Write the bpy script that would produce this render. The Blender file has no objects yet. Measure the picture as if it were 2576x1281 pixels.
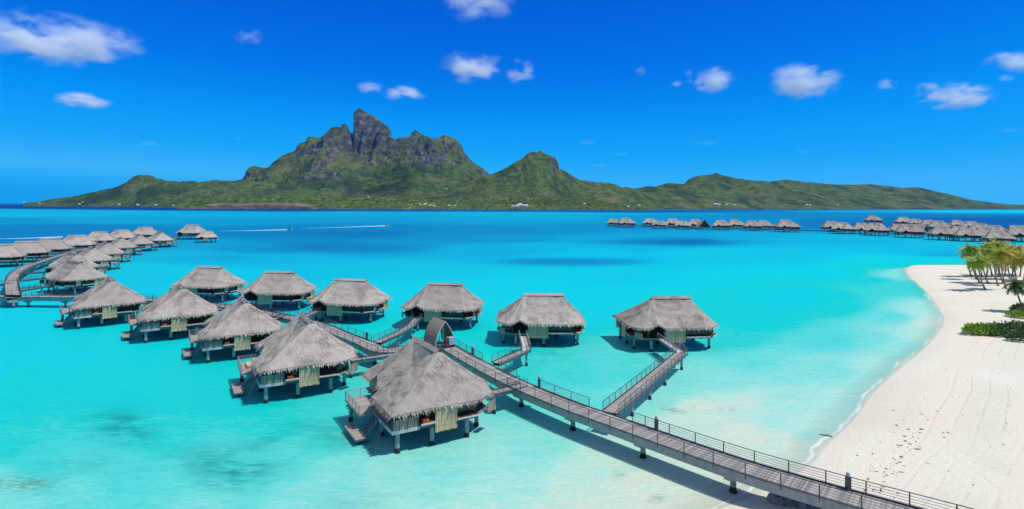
import bpy, math, random
import numpy as np
from mathutils import Vector, Matrix, noise as mnoise

R = math.radians
random.seed(7)
sc = bpy.context.scene
col = sc.collection

# ------------------------------------------------------------ camera
CAM_H = 26.0           # metres above the lagoon
F = 1431.0             # focal length in units of a 2576-wide picture
HOR = 515.0            # horizon row in that picture
ROLL = 0.0035
cam_d = bpy.data.cameras.new('camera')
cam = bpy.data.objects.new('camera', cam_d)
col.objects.link(cam)
cam.location = (0, 0, CAM_H)
cam.rotation_euler = (R(90), 0, 0)
cam_d.sensor_width = 36.0
cam_d.lens = 36.0 * F / 2576.0
cam_d.shift_y = -(640.5 - HOR) / 2576.0
cam_d.clip_start = 1.0
cam_d.clip_end = 80000.0
cam.rotation_mode = 'QUATERNION'
cam.rotation_quaternion = Matrix.Rotation(-ROLL, 4, 'Y').to_quaternion() @ Matrix.Rotation(R(90), 4, 'X').to_quaternion()
sc.camera = cam

# ------------------------------------------------------------ sky and sun
SUN_AZ = Vector((0.93, -0.37)).normalized()    # direction towards the sun (ground plane)
SUN_EL = R(62)
wd = bpy.data.worlds.new('World')
sc.world = wd
wd.use_nodes = True
wn = wd.node_tree
wn.nodes.clear()
sky = wn.nodes.new('ShaderNodeTexSky')
sky.sky_type = 'NISHITA'
sky.sun_disc = False
sky.sun_elevation = SUN_EL
sky.sun_rotation = math.atan2(SUN_AZ.x, SUN_AZ.y)
sky.altitude = 0
sky.air_density = 1.0
sky.dust_density = 0.0
sky.ozone_density = 3.0
sp = wn.nodes.new('ShaderNodeSeparateColor')
dv_ = wn.nodes.new('ShaderNodeMath'); dv_.operation = 'DIVIDE'; dv_.inputs[1].default_value = 20.0
tone = wn.nodes.new('ShaderNodeValToRGB')      # sky brightness to deep blue; unseen overhead stops greyed and brightened as added fill
_st = [(.05, (.33, .36, .43)), (.092, (.24, .30, .46)), (.113, (.0, .10, .66)), (.165, (.0, .175, .80)), (.22, (.0, .29, .93)), (.30, (.008, .39, .97)), (.375, (.05, .46, .97)), (.405, (.02, .42, .93)), (.45, (.0, .29, .80)), (.50, (.3, .5, .8)), (.8, (1., .98, .95))]
_e = tone.color_ramp.elements
while len(_e) < len(_st): _e.new(.5)
for _i, (_p, _c) in enumerate(_st): _e[_i].position = _p; _e[_i].color = (*_c, 1)
bg = wn.nodes.new('ShaderNodeBackground'); bg.inputs[1].default_value = 1.0 * 0.1
wo = wn.nodes.new('ShaderNodeOutputWorld')
wn.links.new(sky.outputs[0], sp.inputs[0])
wn.links.new(sp.outputs[1], dv_.inputs[0])
wn.links.new(dv_.outputs[0], tone.inputs[0])
ten = wn.nodes.new('ShaderNodeVectorMath'); ten.operation = 'SCALE'; ten.inputs['Scale'].default_value = 10.0
wn.links.new(tone.outputs[0], ten.inputs[0])
wn.links.new(ten.outputs[0], bg.inputs[0])
wn.links.new(bg.outputs[0], wo.inputs[0])

sl = bpy.data.lights.new('sun', 'SUN')
sl.energy = 4.0
sl.angle = R(0.6)
sl.color = (1.0, 0.965, 0.91)
so = bpy.data.objects.new('sun', sl)
col.objects.link(so)
sdir = Vector((SUN_AZ.x * math.cos(SUN_EL), SUN_AZ.y * math.cos(SUN_EL), math.sin(SUN_EL)))
so.rotation_euler = sdir.to_track_quat('Z', 'Y').to_euler()
so.location = (60, -40, 120)

sc.view_settings.view_transform = 'Standard'
sc.view_settings.look = 'None'
sc.view_settings.exposure = 0.0
sc.view_settings.gamma = 1.0
sc.render.engine = 'CYCLES'
sc.cycles.use_denoising = True
sc.cycles.max_bounces = 6
sc.cycles.diffuse_bounces = 3
sc.cycles.glossy_bounces = 2
sc.cycles.transparent_max_bounces = 12
sc.cycles.volume_bounces = 6
sc.cycles.volume_max_steps = 64


def at(u, v, z=0.0):
    """picture point (2576 wide) -> place in the scene on the level z"""
    du = u - 1288.0
    dv = (v - HOR) + ROLL * du
    d = (CAM_H - z) * F / dv
    return Vector((du * d / F, d, z))


def far(u, v, d):
    """picture point at the depth d"""
    du = u - 1288.0
    dv = (v - HOR) + ROLL * du
    return Vector((du * d / F, d, CAM_H - dv * d / F))


# ------------------------------------------------------------ object helpers
def tag(o, label=None, cat=None, group=None, kind=None):
    if label: o['label'] = label
    if cat: o['category'] = cat
    if group: o['group'] = group
    if kind: o['kind'] = kind
    return o


def empty(name, loc=(0, 0, 0), rz=0.0, s=1.0):
    o = bpy.data.objects.new(name, None)
    o.empty_display_size = 0.5
    col.objects.link(o)
    o.location = loc
    o.rotation_euler = (0, 0, rz)
    o.scale = (s, s, s)
    return o


def copy_tree(o, parent=None):
    c = o.copy()
    col.objects.link(c)
    c.parent = parent
    for ch in [x for x in bpy.data.objects if x.parent == o]:
        copy_tree(ch, c)
    return c


class MB:
    def __init__(s):
        s.v = []; s.f = []; s.uv = []

    def add(s, vs, fs, uvs=None):
        b = len(s.v)
        s.v += [tuple(p) for p in vs]
        for f in fs:
            s.f.append(tuple(b + i for i in f))
            if uvs: s.uv.append([uvs[i] for i in f])
            else: s.uv.append([(0, 0)] * len(f))
        return s

    def box(s, x0, x1, y0, y1, z0, z1):
        vs = [(x, y, z) for z in (z0, z1) for y in (y0, y1) for x in (x0, x1)]
        return s.add(vs, [(0, 2, 3, 1), (4, 5, 7, 6), (0, 1, 5, 4), (2, 6, 7, 3), (0, 4, 6, 2), (1, 3, 7, 5)])

    def bar(s, a, b, w, h=None):
        """rectangular bar from a to b"""
        a = Vector(a); b = Vector(b); h = h or w
        d = (b - a).normalized()
        up = Vector((0, 0, 1)) if abs(d.z) < 0.95 else Vector((1, 0, 0))
        sx = d.cross(up).normalized() * (w / 2)
        sy = sx.cross(d).normalized() * (h / 2)
        vs = []
        for p in (a, b):
            vs += [p - sx - sy, p + sx - sy, p + sx + sy, p - sx + sy]
        return s.add(vs, [(0, 3, 2, 1), (4, 5, 6, 7), (0, 1, 5, 4), (1, 2, 6, 5), (2, 3, 7, 6), (3, 0, 4, 7)])

    def tube(s, pts, radii, n=8):
        pts = [Vector(p) for p in pts]
        rings = []
        b = len(s.v)
        vs = []
        for i, p in enumerate(pts):
            d = (pts[min(i + 1, len(pts) - 1)] - pts[max(i - 1, 0)]).normalized()
            up = Vector((0, 0, 1)) if abs(d.z) < 0.9 else Vector((1, 0, 0))
            sx = d.cross(up).normalized(); sy = sx.cross(d).normalized()
            for k in range(n):
                t = 2 * math.pi * k / n
                vs.append(p + (sx * math.cos(t) + sy * math.sin(t)) * radii[i])
        fs = []
        for i in range(len(pts) - 1):
            for k in range(n):
                k2 = (k + 1) % n
                fs.append((i * n + k, i * n + k2, (i + 1) * n + k2, (i + 1) * n + k))
        fs.append(tuple(range(n))[::-1])
        fs.append(tuple((len(pts) - 1) * n + k for k in range(n)))
        return s.add(vs, fs)

    def build(s, name, mat, parent=None, smooth=False, loc=None):
        me = bpy.data.meshes.new(name)
        me.from_pydata(s.v, [], s.f)
        me.materials.append(mat)
        uvl = me.uv_layers.new(name='UVMap')
        flat = [c for f in s.uv for p in f for c in p]
        uvl.data.foreach_set('uv', flat)
        if smooth:
            me.polygons.foreach_set('use_smooth', [True] * len(me.polygons))
        me.update()
        o = bpy.data.objects.new(name, me)
        col.objects.link(o)
        if parent: o.parent = parent
        if loc is not None: o.location = loc
        return o


def np_mesh(name, verts, faces, mat, attrs=None, smooth=True, cols=None):
    me = bpy.data.meshes.new(name)
    nv = len(verts); nf = len(faces)
    me.vertices.add(nv)
    me.vertices.foreach_set('co', np.asarray(verts, dtype=np.float32).ravel())
    k = faces.shape[1]
    me.loops.add(nf * k)
    me.loops.foreach_set('vertex_index', faces.astype(np.int32).ravel())
    me.polygons.add(nf)
    me.polygons.foreach_set('loop_start', (np.arange(nf) * k).astype(np.int32))
    me.polygons.foreach_set('loop_total', np.full(nf, k, dtype=np.int32))
    me.update(calc_edges=True)
    if smooth:
        me.polygons.foreach_set('use_smooth', np.ones(nf, dtype=bool))
    for an, a in (attrs or {}).items():
        at_ = me.attributes.new(an, 'FLOAT', 'POINT')
        at_.data.foreach_set('value', np.asarray(a, dtype=np.float32))
    me.materials.append(mat)
    me.validate()
    o = bpy.data.objects.new(name, me)
    col.objects.link(o)
    return o


def grid_faces(nr, nc, keep=None):
    i, j = np.meshgrid(np.arange(nr - 1), np.arange(nc - 1), indexing='ij')
    a = (i * nc + j)
    f = np.stack([a, a + 1, a + nc + 1, a + nc], axis=-1).reshape(-1, 4)
    if keep is not None:
        k = keep.ravel()
        f = f[k[f].any(axis=1)]
    return f


# ------------------------------------------------------------ numpy noise
_rng = np.random.RandomState(11)
_perm = np.concatenate([_rng.permutation(256)] * 2)
_val = _rng.rand(256) * 2 - 1


def vnoise(x, y):
    xi = np.floor(x).astype(int); yi = np.floor(y).astype(int)
    xf = x - xi; yf = y - yi
    xi &= 255; yi &= 255
    u = xf * xf * xf * (xf * (xf * 6 - 15) + 10); v = yf * yf * yf * (yf * (yf * 6 - 15) + 10)

    def g(a, b): return _val[_perm[(_perm[a & 255] + b) & 255]]
    n00 = g(xi, yi); n10 = g(xi + 1, yi); n01 = g(xi, yi + 1); n11 = g(xi + 1, yi + 1)
    return (n00 * (1 - u) + n10 * u) * (1 - v) + (n01 * (1 - u) + n11 * u) * v


def fbm(x, y, o=5, gain=0.5):
    r = 0; a = 1.0; s = 0
    for k in range(o):
        r = r + a * vnoise(x + 17.3 * k, y - 9.1 * k); s += a
        x = x * 2.03; y = y * 2.03; a *= gain
    return r / s


def ridged(x, y, o=5):
    r = 0; a = 1.0; s = 0
    for k in range(o):
        r = r + a * (1 - 2 * np.abs(vnoise(x + 5.7 * k, y + 3.1 * k))); s += a
        x = x * 2.1; y = y * 2.1; a *= 0.55
    return r / s


# ------------------------------------------------------------ materials
def srgb(r, g, b, k=1.0):
    def f(c):
        c = c / 255.0
        return k * (c / 12.92 if c <= 0.04045 else ((c + 0.055) / 1.055) ** 2.4)
    return (min(f(r), .95), min(f(g), .95), min(f(b), .95), 1.0)


class NT:
    """small node-tree writer"""
    def __init__(s, name):
        s.m = bpy.data.materials.new(name)
        s.m.use_nodes = True
        s.t = s.m.node_tree
        s.t.nodes.clear()
        s.out = s.t.nodes.new('ShaderNodeOutputMaterial')

    def n(s, typ, props=None, **inp):
        nd = s.t.nodes.new('ShaderNode' + typ)
        for k, v in (props or {}).items(): setattr(nd, k, v)
        for k, v in inp.items():
            key = k.replace('_', ' ')
            if key.isdigit(): key = int(key)
            elif k[0] == 'i' and k[1:].isdigit(): key = int(k[1:])
            s.set(nd.inputs[key], v)
        return nd

    def set(s, sock, v):
        if isinstance(v, bpy.types.NodeSocket): s.t.links.new(v, sock)
        elif isinstance(v, bpy.types.Node): s.t.links.new(v.outputs[0], sock)
        else: sock.default_value = v

    def math(s, op, a, b=0.0, clamp=False):
        nd = s.t.nodes.new('ShaderNodeMath'); nd.operation = op; nd.use_clamp = clamp
        s.set(nd.inputs[0], a); s.set(nd.inputs[1], b)
        return nd.outputs[0]

    def ramp(s, fac, stops, interp='LINEAR'):
        nd = s.t.nodes.new('ShaderNodeValToRGB')
        nd.color_ramp.interpolation = interp
        e = nd.color_ramp.elements
        while len(e) < len(stops): e.new(0.5)
        for i, (p, c) in enumerate(stops):
            e[i].position = p
            e[i].color = c if len(c) == 4 else (*c, 1)
        s.set(nd.inputs[0], fac)
        return nd.outputs[0]

    def mix(s, fac, a, b, typ='MIX'):
        nd = s.t.nodes.new('ShaderNodeMix'); nd.data_type = 'RGBA'; nd.blend_type = typ
        q = lambda c: (*c, 1) if isinstance(c, tuple) and len(c) == 3 else c
        s.set(nd.inputs[0], fac); s.set(nd.inputs[6], q(a)); s.set(nd.inputs[7], q(b))
        return nd.outputs[2]

    def noise(s, vec, scale, detail=4.0, rough=0.55, dist=0.0):
        nd = s.t.nodes.new('ShaderNodeTexNoise')
        if vec is not None: s.set(nd.inputs['Vector'], vec)
        nd.inputs['Scale'].default_value = scale
        nd.inputs['Detail'].default_value = detail
        nd.inputs['Roughness'].default_value = rough
        nd.inputs['Distortion'].default_value = dist
        return nd.outputs[0]

    def mapping(s, vec, scale=(1, 1, 1), loc=(0, 0, 0), rot=(0, 0, 0)):
        nd = s.t.nodes.new('ShaderNodeMapping')
        s.set(nd.inputs[0], vec)
        nd.inputs['Scale'].default_value = scale
        nd.inputs['Location'].default_value = loc
        nd.inputs['Rotation'].default_value = rot
        return nd.outputs[0]

    def coord(s, which):
        return s.t.nodes.new('ShaderNodeTexCoord').outputs[which]

    def pos(s):
        return s.t.nodes.new('ShaderNodeNewGeometry').outputs['Position']

    def attr(s, name):
        nd = s.t.nodes.new('ShaderNodeAttribute'); nd.attribute_name = name
        return nd.outputs['Fac']

    def bump(s, h, strength=0.5, dist=0.1):
        nd = s.t.nodes.new('ShaderNodeBump')
        nd.inputs['Strength'].default_value = strength
        nd.inputs['Distance'].default_value = dist
        s.set(nd.inputs['Height'], h)
        return nd.outputs[0]

    def bsdf(s, color, rough=0.8, spec=0.3, normal=None, metal=0.0):
        nd = s.t.nodes.new('ShaderNodeBsdfPrincipled')
        s.set(nd.inputs['Base Color'], color)
        s.set(nd.inputs['Roughness'], rough)
        nd.inputs['Specular IOR Level'].default_value = spec
        nd.inputs['Metallic'].default_value = metal
        if normal is not None: s.set(nd.inputs['Normal'], normal)
        return nd.outputs[0]

    def finish(s, surf=None, vol=None):
        if surf is not None: s.t.links.new(surf, s.out.inputs[0])
        if vol is not None: s.t.links.new(vol, s.out.inputs[1])
        return s.m


def mat_thatch(name='thatch', tint=0.0):
    t = NT(name)
    uv = t.coord('UV')
    rnd = t.n('ObjectInfo').outputs['Random']
    rloc = t.n('CombineXYZ', i0=t.math('MULTIPLY', rnd, 60.0)).outputs[0]
    fine = t.noise(t.mapping(uv, (9, 0.9, 1)), 2.2, 5, 0.65)
    mid = t.noise(t.mapping(uv, (1.5, .35, 1)), 1.3, 4, 0.6)
    big = t.noise(t.n('VectorMath', {'operation': 'ADD'}, i0=t.coord('Object'), i1=rloc).outputs[0], 0.26, 4, 0.55, .5)
    c = t.ramp(fine, [(0.30, (0.145, 0.12, 0.094)), (0.46, (0.39, 0.34, 0.275)), (0.66, (0.76, 0.68, 0.575))])
    c = t.mix(t.math('MULTIPLY', t.ramp(mid, [(0.42, (0, 0, 0)), (0.7, (1, 1, 1))]), .5), c, (0.19, 0.175, 0.165, 1))
    c = t.mix(t.ramp(big, [(0.35, (0, 0, 0)), (0.7, (.6, .6, .6))]), c, (0.53, 0.475, 0.40, 1))
    c = t.mix(t.math('MULTIPLY', rnd, .45), c, (.27, .235, .20, 1))
    c = t.mix(t.ramp(big, [(.33, (.5, .5, .5)), (.47, (0, 0, 0))]), c, (.15, .13, .115, 1))
    if tint: c = t.mix(tint, c, (.30, .225, .15, 1))
    nrm = t.bump(fine, 0.8, 0.12)
    return t.finish(t.bsdf(c, 0.95, 0.1, nrm))


def mat_wood(name, c0, c1, scale=1.0, rough=.75, spec=.25):
    t = NT(name)
    o = t.coord('Object')
    n1 = t.noise(t.mapping(o, (2.2, 2.2, 12)), 1.5 * scale, 5, .6)
    n2 = t.noise(o, .8 * scale, 3)
    c = t.ramp(t.math('ADD', t.math('MULTIPLY', n1, .6), t.math('MULTIPLY', n2, .4)), [(.35, c0), (.65, c1)])
    return t.finish(t.bsdf(c, rough, spec, t.bump(n1, .3, .03)))


def mat_planks(name, c0, c1, gap, width=.14, axis='UV'):
    """boards: colour varies from board to board, dark joints; u across the boards"""
    t = NT(name)
    uv = t.coord('UV')
    sx = t.n('SeparateXYZ', i0=uv)
    b = t.math('DIVIDE', sx.outputs[0], width)
    cell = t.math('FLOOR', b)
    fr = t.math('FRACT', b)
    wn_ = t.n('TexWhiteNoise', {'noise_dimensions': '1D'})
    t.set(wn_.inputs['W'], cell)
    big = t.noise(uv, .5, 4, .6)
    f = t.math('ADD', t.math('MULTIPLY', wn_.outputs[0], .55), t.math('MULTIPLY', big, .45))
    c = t.ramp(f, [(.2, c0), (.75, c1)])
    j = t.ramp(fr, [(0.0, (1, 1, 1)), (0.09, (0, 0, 0)), (.91, (0, 0, 0)), (1.0, (1, 1, 1))])
    c = t.mix(t.math('MULTIPLY', j, .7), c, gap)
    return t.finish(t.bsdf(c, .8, .2))


def mat_bamboo():
    t = NT('bamboo_canes')
    uv = t.coord('UV')
    sx = t.n('SeparateXYZ', i0=uv)
    b = t.math('DIVIDE', sx.outputs[0], .085)
    wn_ = t.n('TexWhiteNoise', {'noise_dimensions': '1D'}); t.set(wn_.inputs['W'], t.math('FLOOR', b))
    fr = t.math('FRACT', b)
    rd = t.math('SINE', t.math('MULTIPLY', fr, math.pi))
    st = t.noise(t.mapping(uv, (6, 1.0, 1)), 1.4, 4, .7)
    f = t.math('ADD', t.math('MULTIPLY', wn_.outputs[0], .6), t.math('MULTIPLY', st, .4))
    c = t.ramp(f, [(.15, (.38, .25, .12)), (.5, (.62, .45, .25)), (.85, (.78, .59, .36))])
    hz = t.math('FRACT', t.math('DIVIDE', sx.outputs[1], .62))
    hz = t.math('GREATER_THAN', hz, .93)
    c = t.mix(t.math('MULTIPLY', t.math('SUBTRACT', 1.0, rd), .6), c, (.09, .07, .045, 1))
    c = t.mix(t.math('MULTIPLY', hz, .55), c, (.14, .11, .07, 1))
    return t.finish(t.bsdf(c, .6, .35))


def mat_concrete(name='concrete', c0=(.25, .27, .25), c1=(.40, .41, .37)):
    t = NT(name)
    p = t.pos()
    n1 = t.noise(p, 1.3, 5, .65)
    n2 = t.noise(t.mapping(p, (3, 3, .3)), 1.0, 4, .7)
    c = t.ramp(t.math('ADD', t.math('MULTIPLY', n1, .5), t.math('MULTIPLY', n2, .5)), [(.35, c0), (.65, c1)])
    z = t.n('SeparateXYZ', i0=p).outputs[2]
    wet = t.math('ADD', z, t.math('MULTIPLY', n1, -.25))
    k = t.ramp(wet, [(.0, (1, 1, 1)), (.34, (1, 1, 1)), (.46, (0, 0, 0))])
    c = t.mix(k, c, (.035, .03, .022, 1))
    return t.finish(t.bsdf(c, .8, .25))


def mat_plain(name, c, rough=.6, spec=.4, metal=0.0, var=.25):
    t = NT(name)
    n1 = t.noise(t.coord('Object'), 3.0, 4)
    cc = t.ramp(n1, [(.3, tuple(x * (1 - var) for x in c[:3])), (.7, tuple(min(1, x * (1 + var)) for x in c[:3]))])
    return t.finish(t.bsdf(cc, rough, spec, None, metal))


def mat_leaf(name, cs, trans=.3):
    t = NT(name)
    n1 = t.noise(t.coord('Object'), .9, 3)
    rnd = t.n('ObjectInfo').outputs['Random']
    geo = t.n('NewGeometry').outputs['Random Per Island']
    f = t.math('ADD', t.math('ADD', t.math('MULTIPLY', n1, .45), t.math('MULTIPLY', rnd, .25)), t.math('MULTIPLY', geo, .3))
    k = len(cs)
    c = t.ramp(f, [(.2 + .6 * i / (k - 1), cs[i]) for i in range(k)])
    d = t.bsdf(c, .5, .35)
    tr = t.n('BsdfTranslucent', Color=c).outputs[0]
    mx = t.n('MixShader', i0=trans); t.t.links.new(d, mx.inputs[1]); t.t.links.new(tr, mx.inputs[2])
    return t.finish(mx.outputs[0])


M = {}
M['thatch'] = mat_thatch()
M['brown_thatch'] = mat_thatch('brown_thatch', .6)
M['dark_wood'] = mat_wood('dark_timber', (.04, .024, .015), (.19, .105, .06))
M['red_wood'] = mat_wood('red_timber', (.13, .045, .022), (.27, .10, .05))
M['grey_wood'] = mat_wood('weathered_timber', (.20, .19, .185), (.36, .345, .33))
M['pale_wood'] = mat_wood('pale_trim', (.42, .41, .39), (.62, .60, .57))
M['rail'] = mat_wood('rail_timber', (.10, .105, .11), (.20, .205, .215))
M['deck'] = mat_planks('deck_boards', (.21, .19, .17), (.42, .385, .345), (.06, .055, .05))
M['fence'] = mat_planks('fence_laths', (.16, .12, .085), (.42, .34, .25), (.03, .025, .02), .12)
M['bamboo'] = mat_bamboo()
M['concrete'] = mat_concrete()
M['metal'] = mat_plain('grey_metal', (.09, .10, .115), .45, .5, .6)
M['cable'] = mat_plain('cable_steel', (.16, .17, .18), .4, .5, .4)
M['glass'] = mat_plain('dark_glass', (.010, .012, .013), .08, .6, 0, .1)
M['orange'] = mat_plain('orange_cushion', (.50, .10, .03), .9, .1)
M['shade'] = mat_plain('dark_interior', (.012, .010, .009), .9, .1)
M['curtain'] = mat_plain('cream_cloth', (.52, .44, .30), .9, .1)


# ------------------------------------------------------------ lagoon
SHORE_PX = [(1560, 1420), (1700, 1330), (1800, 1284), (1905, 1243), (1985, 1200), (2050, 1157), (2095, 1105), (2140, 1062), (2178, 1015),
            (2212, 970), (2262, 925), (2312, 885), (2355, 842), (2378, 800), (2366, 770), (2340, 735), (2312, 708), (2290, 688), (2283, 672), (2300, 661),
            (2350, 659.5), (2450, 659), (2576, 659), (2760, 661)]
shore = np.array([at(u, v)[:2] for u, v in SHORE_PX])
# smooth the shoreline (Catmull-Rom)
def catmull(P, n=8):
    P = np.asarray(P, float)
    Q = np.vstack([2 * P[0] - P[1], P, 2 * P[-1] - P[-2]])
    out = []
    for i in range(1, len(Q) - 2):
        for k in range(n):
            t = k / n
            a, b, c, d = Q[i - 1], Q[i], Q[i + 1], Q[i + 2]
            out.append(0.5 * ((2 * b) + (-a + c) * t + (2 * a - 5 * b + 4 * c - d) * t * t + (-a + 3 * b - 3 * c + d) * t ** 3))
    out.append(P[-1])
    return np.array(out)
shore_s = catmull(shore, 6)
poly = np.vstack([shore_s, [[420, 262], [420, -60], [10, -60], [8, 20]]])


def signed_shore(X, Y):
    """distance to the shoreline, positive on the sand"""
    P = np.stack([X.ravel(), Y.ravel()], 1)
    dmin = np.full(len(P), 1e9)
    S = shore_s
    for i in range(len(S) - 1):
        a = S[i]; b = S[i + 1]; ab = b - a
        t = np.clip(((P - a) @ ab) / (ab @ ab + 1e-9), 0, 1)
        q = a + t[:, None] * ab
        dmin = np.minimum(dmin, np.hypot(P[:, 0] - q[:, 0], P[:, 1] - q[:, 1]))
    inside = np.zeros(len(P), bool)
    n = len(poly)
    for i in range(n):
        x1, y1 = poly[i]; x2, y2 = poly[(i + 1) % n]
        c = ((y1 > P[:, 1]) != (y2 > P[:, 1]))
        with np.errstate(divide='ignore', invalid='ignore'):
            xi = (x2 - x1) * (P[:, 1] - y1) / (y2 - y1 + 1e-12) + x1
        inside ^= c & (P[:, 0] < xi)
    return np.where(inside, dmin, -dmin).reshape(X.shape)


def sand_z(s, X, Y):
    z = np.where(s > 0, 1.5 * (1 - np.exp(-s / 14.0)), s * 0.075)
    return z + 0.05 * fbm(X * .25, Y * .25, 4) * np.clip(s / 4, 0, 1)


# water depth readings (u, v, depth 0..1)
DEPTH = [
 (0,1281,.24),(0,1235,.25),(200,1255,.27),(100,1180,.36),(0,1120,.42),(0,1000,.46),(0,900,.5),(0,800,.55),(250,900,.5),(300,1000,.46),(400,1100,.40),(300,1200,.32),(500,1281,.24),
 (450,1220,.3),(600,1150,.34),(700,1080,.40),(600,1000,.46),(720,1150,.3),(800,1281,.2),(850,1200,.22),(800,1100,.36),(1000,1200,.17),(1000,1281,.14),(1200,1281,.1),(1100,1180,.2),(1250,1150,.16),(1350,1120,.2),
 (1300,1220,.12),(1400,1281,.06),(1450,1200,.08),(1500,1281,.03),(1600,1230,.02),(1750,1281,.0),(1850,1240,.0),(1550,1150,.08),(1680,1200,.03),
 (1350,1020,.26),(1300,950,.38),(1450,950,.36),(1560,930,.32),(1480,1000,.28),(1640,1000,.2),(1700,960,.22),(1750,1030,.05),(1700,1080,.06),(1850,1080,.03),(1850,1020,.06),(1800,950,.2),(1950,1120,.03),
 (1960,1040,.11),(2050,1060,.1),(2000,1000,.13),(2080,1000,.11),(1900,1150,.02),(1900,900,.26),(2000,930,.2),(2100,930,.2),(2160,980,.12),(2100,850,.32),(2200,850,.24),(2200,920,.12),(2260,860,.16),(2250,790,.28),(2310,840,.09),
 (2320,780,.1),(2350,800,.04),(2250,710,.36),(2200,700,.42),(2270,690,.22),(2283,672,.16),(2240,665,.44),(2300,655,.48),(2400,654,.45),(2200,655,.5),(2100,680,.52),(2000,650,.6),(2000,750,.5),(2100,770,.42),(1900,800,.46),(1850,850,.40),
 (1500,700,.57),(1500,780,.5),(1300,720,.57),(1300,780,.52),(1200,850,.46),(1050,690,.6),(1000,740,.55),(900,680,.62),(800,670,.64),(700,660,.66),(560,650,.68),(450,650,.66),(400,700,.6),(320,690,.6),(550,700,.6),(650,760,.56),
 (450,620,.72),(650,630,.74),(800,620,.77),(900,625,.74),(1000,620,.75),(1100,600,.78),(1200,630,.68),(1300,600,.76),(1400,620,.66),(1500,600,.72),(1500,635,.62),(1600,620,.66),(1650,600,.74),(1700,605,.77),(1900,600,.70),(1750,635,.6),
 (1900,640,.6),(2000,620,.63),(2100,605,.66),(2200,620,.62),(2300,620,.64),(2400,630,.68),(2520,640,.6),
 (0,600,.86),(200,585,.85),(0,565,.78),(300,560,.74),(0,549,.70),(600,547,.72),(600,565,.76),(800,575,.82),(600,590,.84),(900,590,.86),(900,560,.77),(1000,545,.74),(1100,575,.81),(1250,580,.80),(1250,560,.75),(1300,545,.72),(1450,545,.72),(1450,575,.78),
 (1600,545,.76),(1750,545,.79),(1900,550,.80),(2100,550,.85),(2300,560,.90),(2550,565,.93),(2400,545,.92),(2576,545,.92),(2100,535,.80),(1900,532,.80),(2000,540,.80),(2300,535,.84),
 (2200,526,.72),(2400,524,.62),(2576,523,.60),(2300,516,.95),(2450,515,.94),(2100,520,.94),(1900,522,.92),(1700,527,.90),(1600,529,.95),(1750,535,.74),(1500,536,.68),(1550,531,.9),
 (0,529,.99),(200,531,.99),(450,532,.99),(700,533,.98),(1000,531,.96),(1300,530,.94),(0,539,.68),(300,540,.68),(600,540,.70),(900,538,.70),(1200,537,.68),(1400,536,.68),
]
DP = np.array(DEPTH, float)
DP[(DP[:, 1] > 541) & (DP[:, 1] < 602) & (DP[:, 0] < 1950), 2] -= .025
def pix_of(X, Y):
    Yc = np.maximum(Y, 30.0)
    u = 1288 + F * X / Yc
    dv = CAM_H * F / Yc
    return np.clip(u, -250, 2826), dv
DPdv = np.array([(p[1] - HOR) + ROLL * (p[0] - 1288) for p in DEPTH])
DPk = np.log(np.maximum(DPdv, 2.0))


def depth_at(X, Y):
    u, dv = pix_of(X, Y)
    dv = np.clip(dv, 3.0, 775)
    k = np.log(dv)
    num = np.zeros_like(u); den = np.zeros_like(u)
    for i in range(len(DP)):
        r2 = ((u - DP[i, 0]) / 420.0) ** 2 + ((k - DPk[i]) * 2.6) ** 2
        w = 1.0 / (r2 + 0.004) ** 2.2
        num += w * DP[i, 2]; den += w
    return num / den


def blob(u, dv, cu, cv, ru, rv, p=1.0):
    d0 = cv - HOR + ROLL * (cu - 1288)
    r = ((u - cu) / ru) ** 2 + ((dv - d0) / rv) ** 2
    return np.exp(-r ** p)


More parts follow.
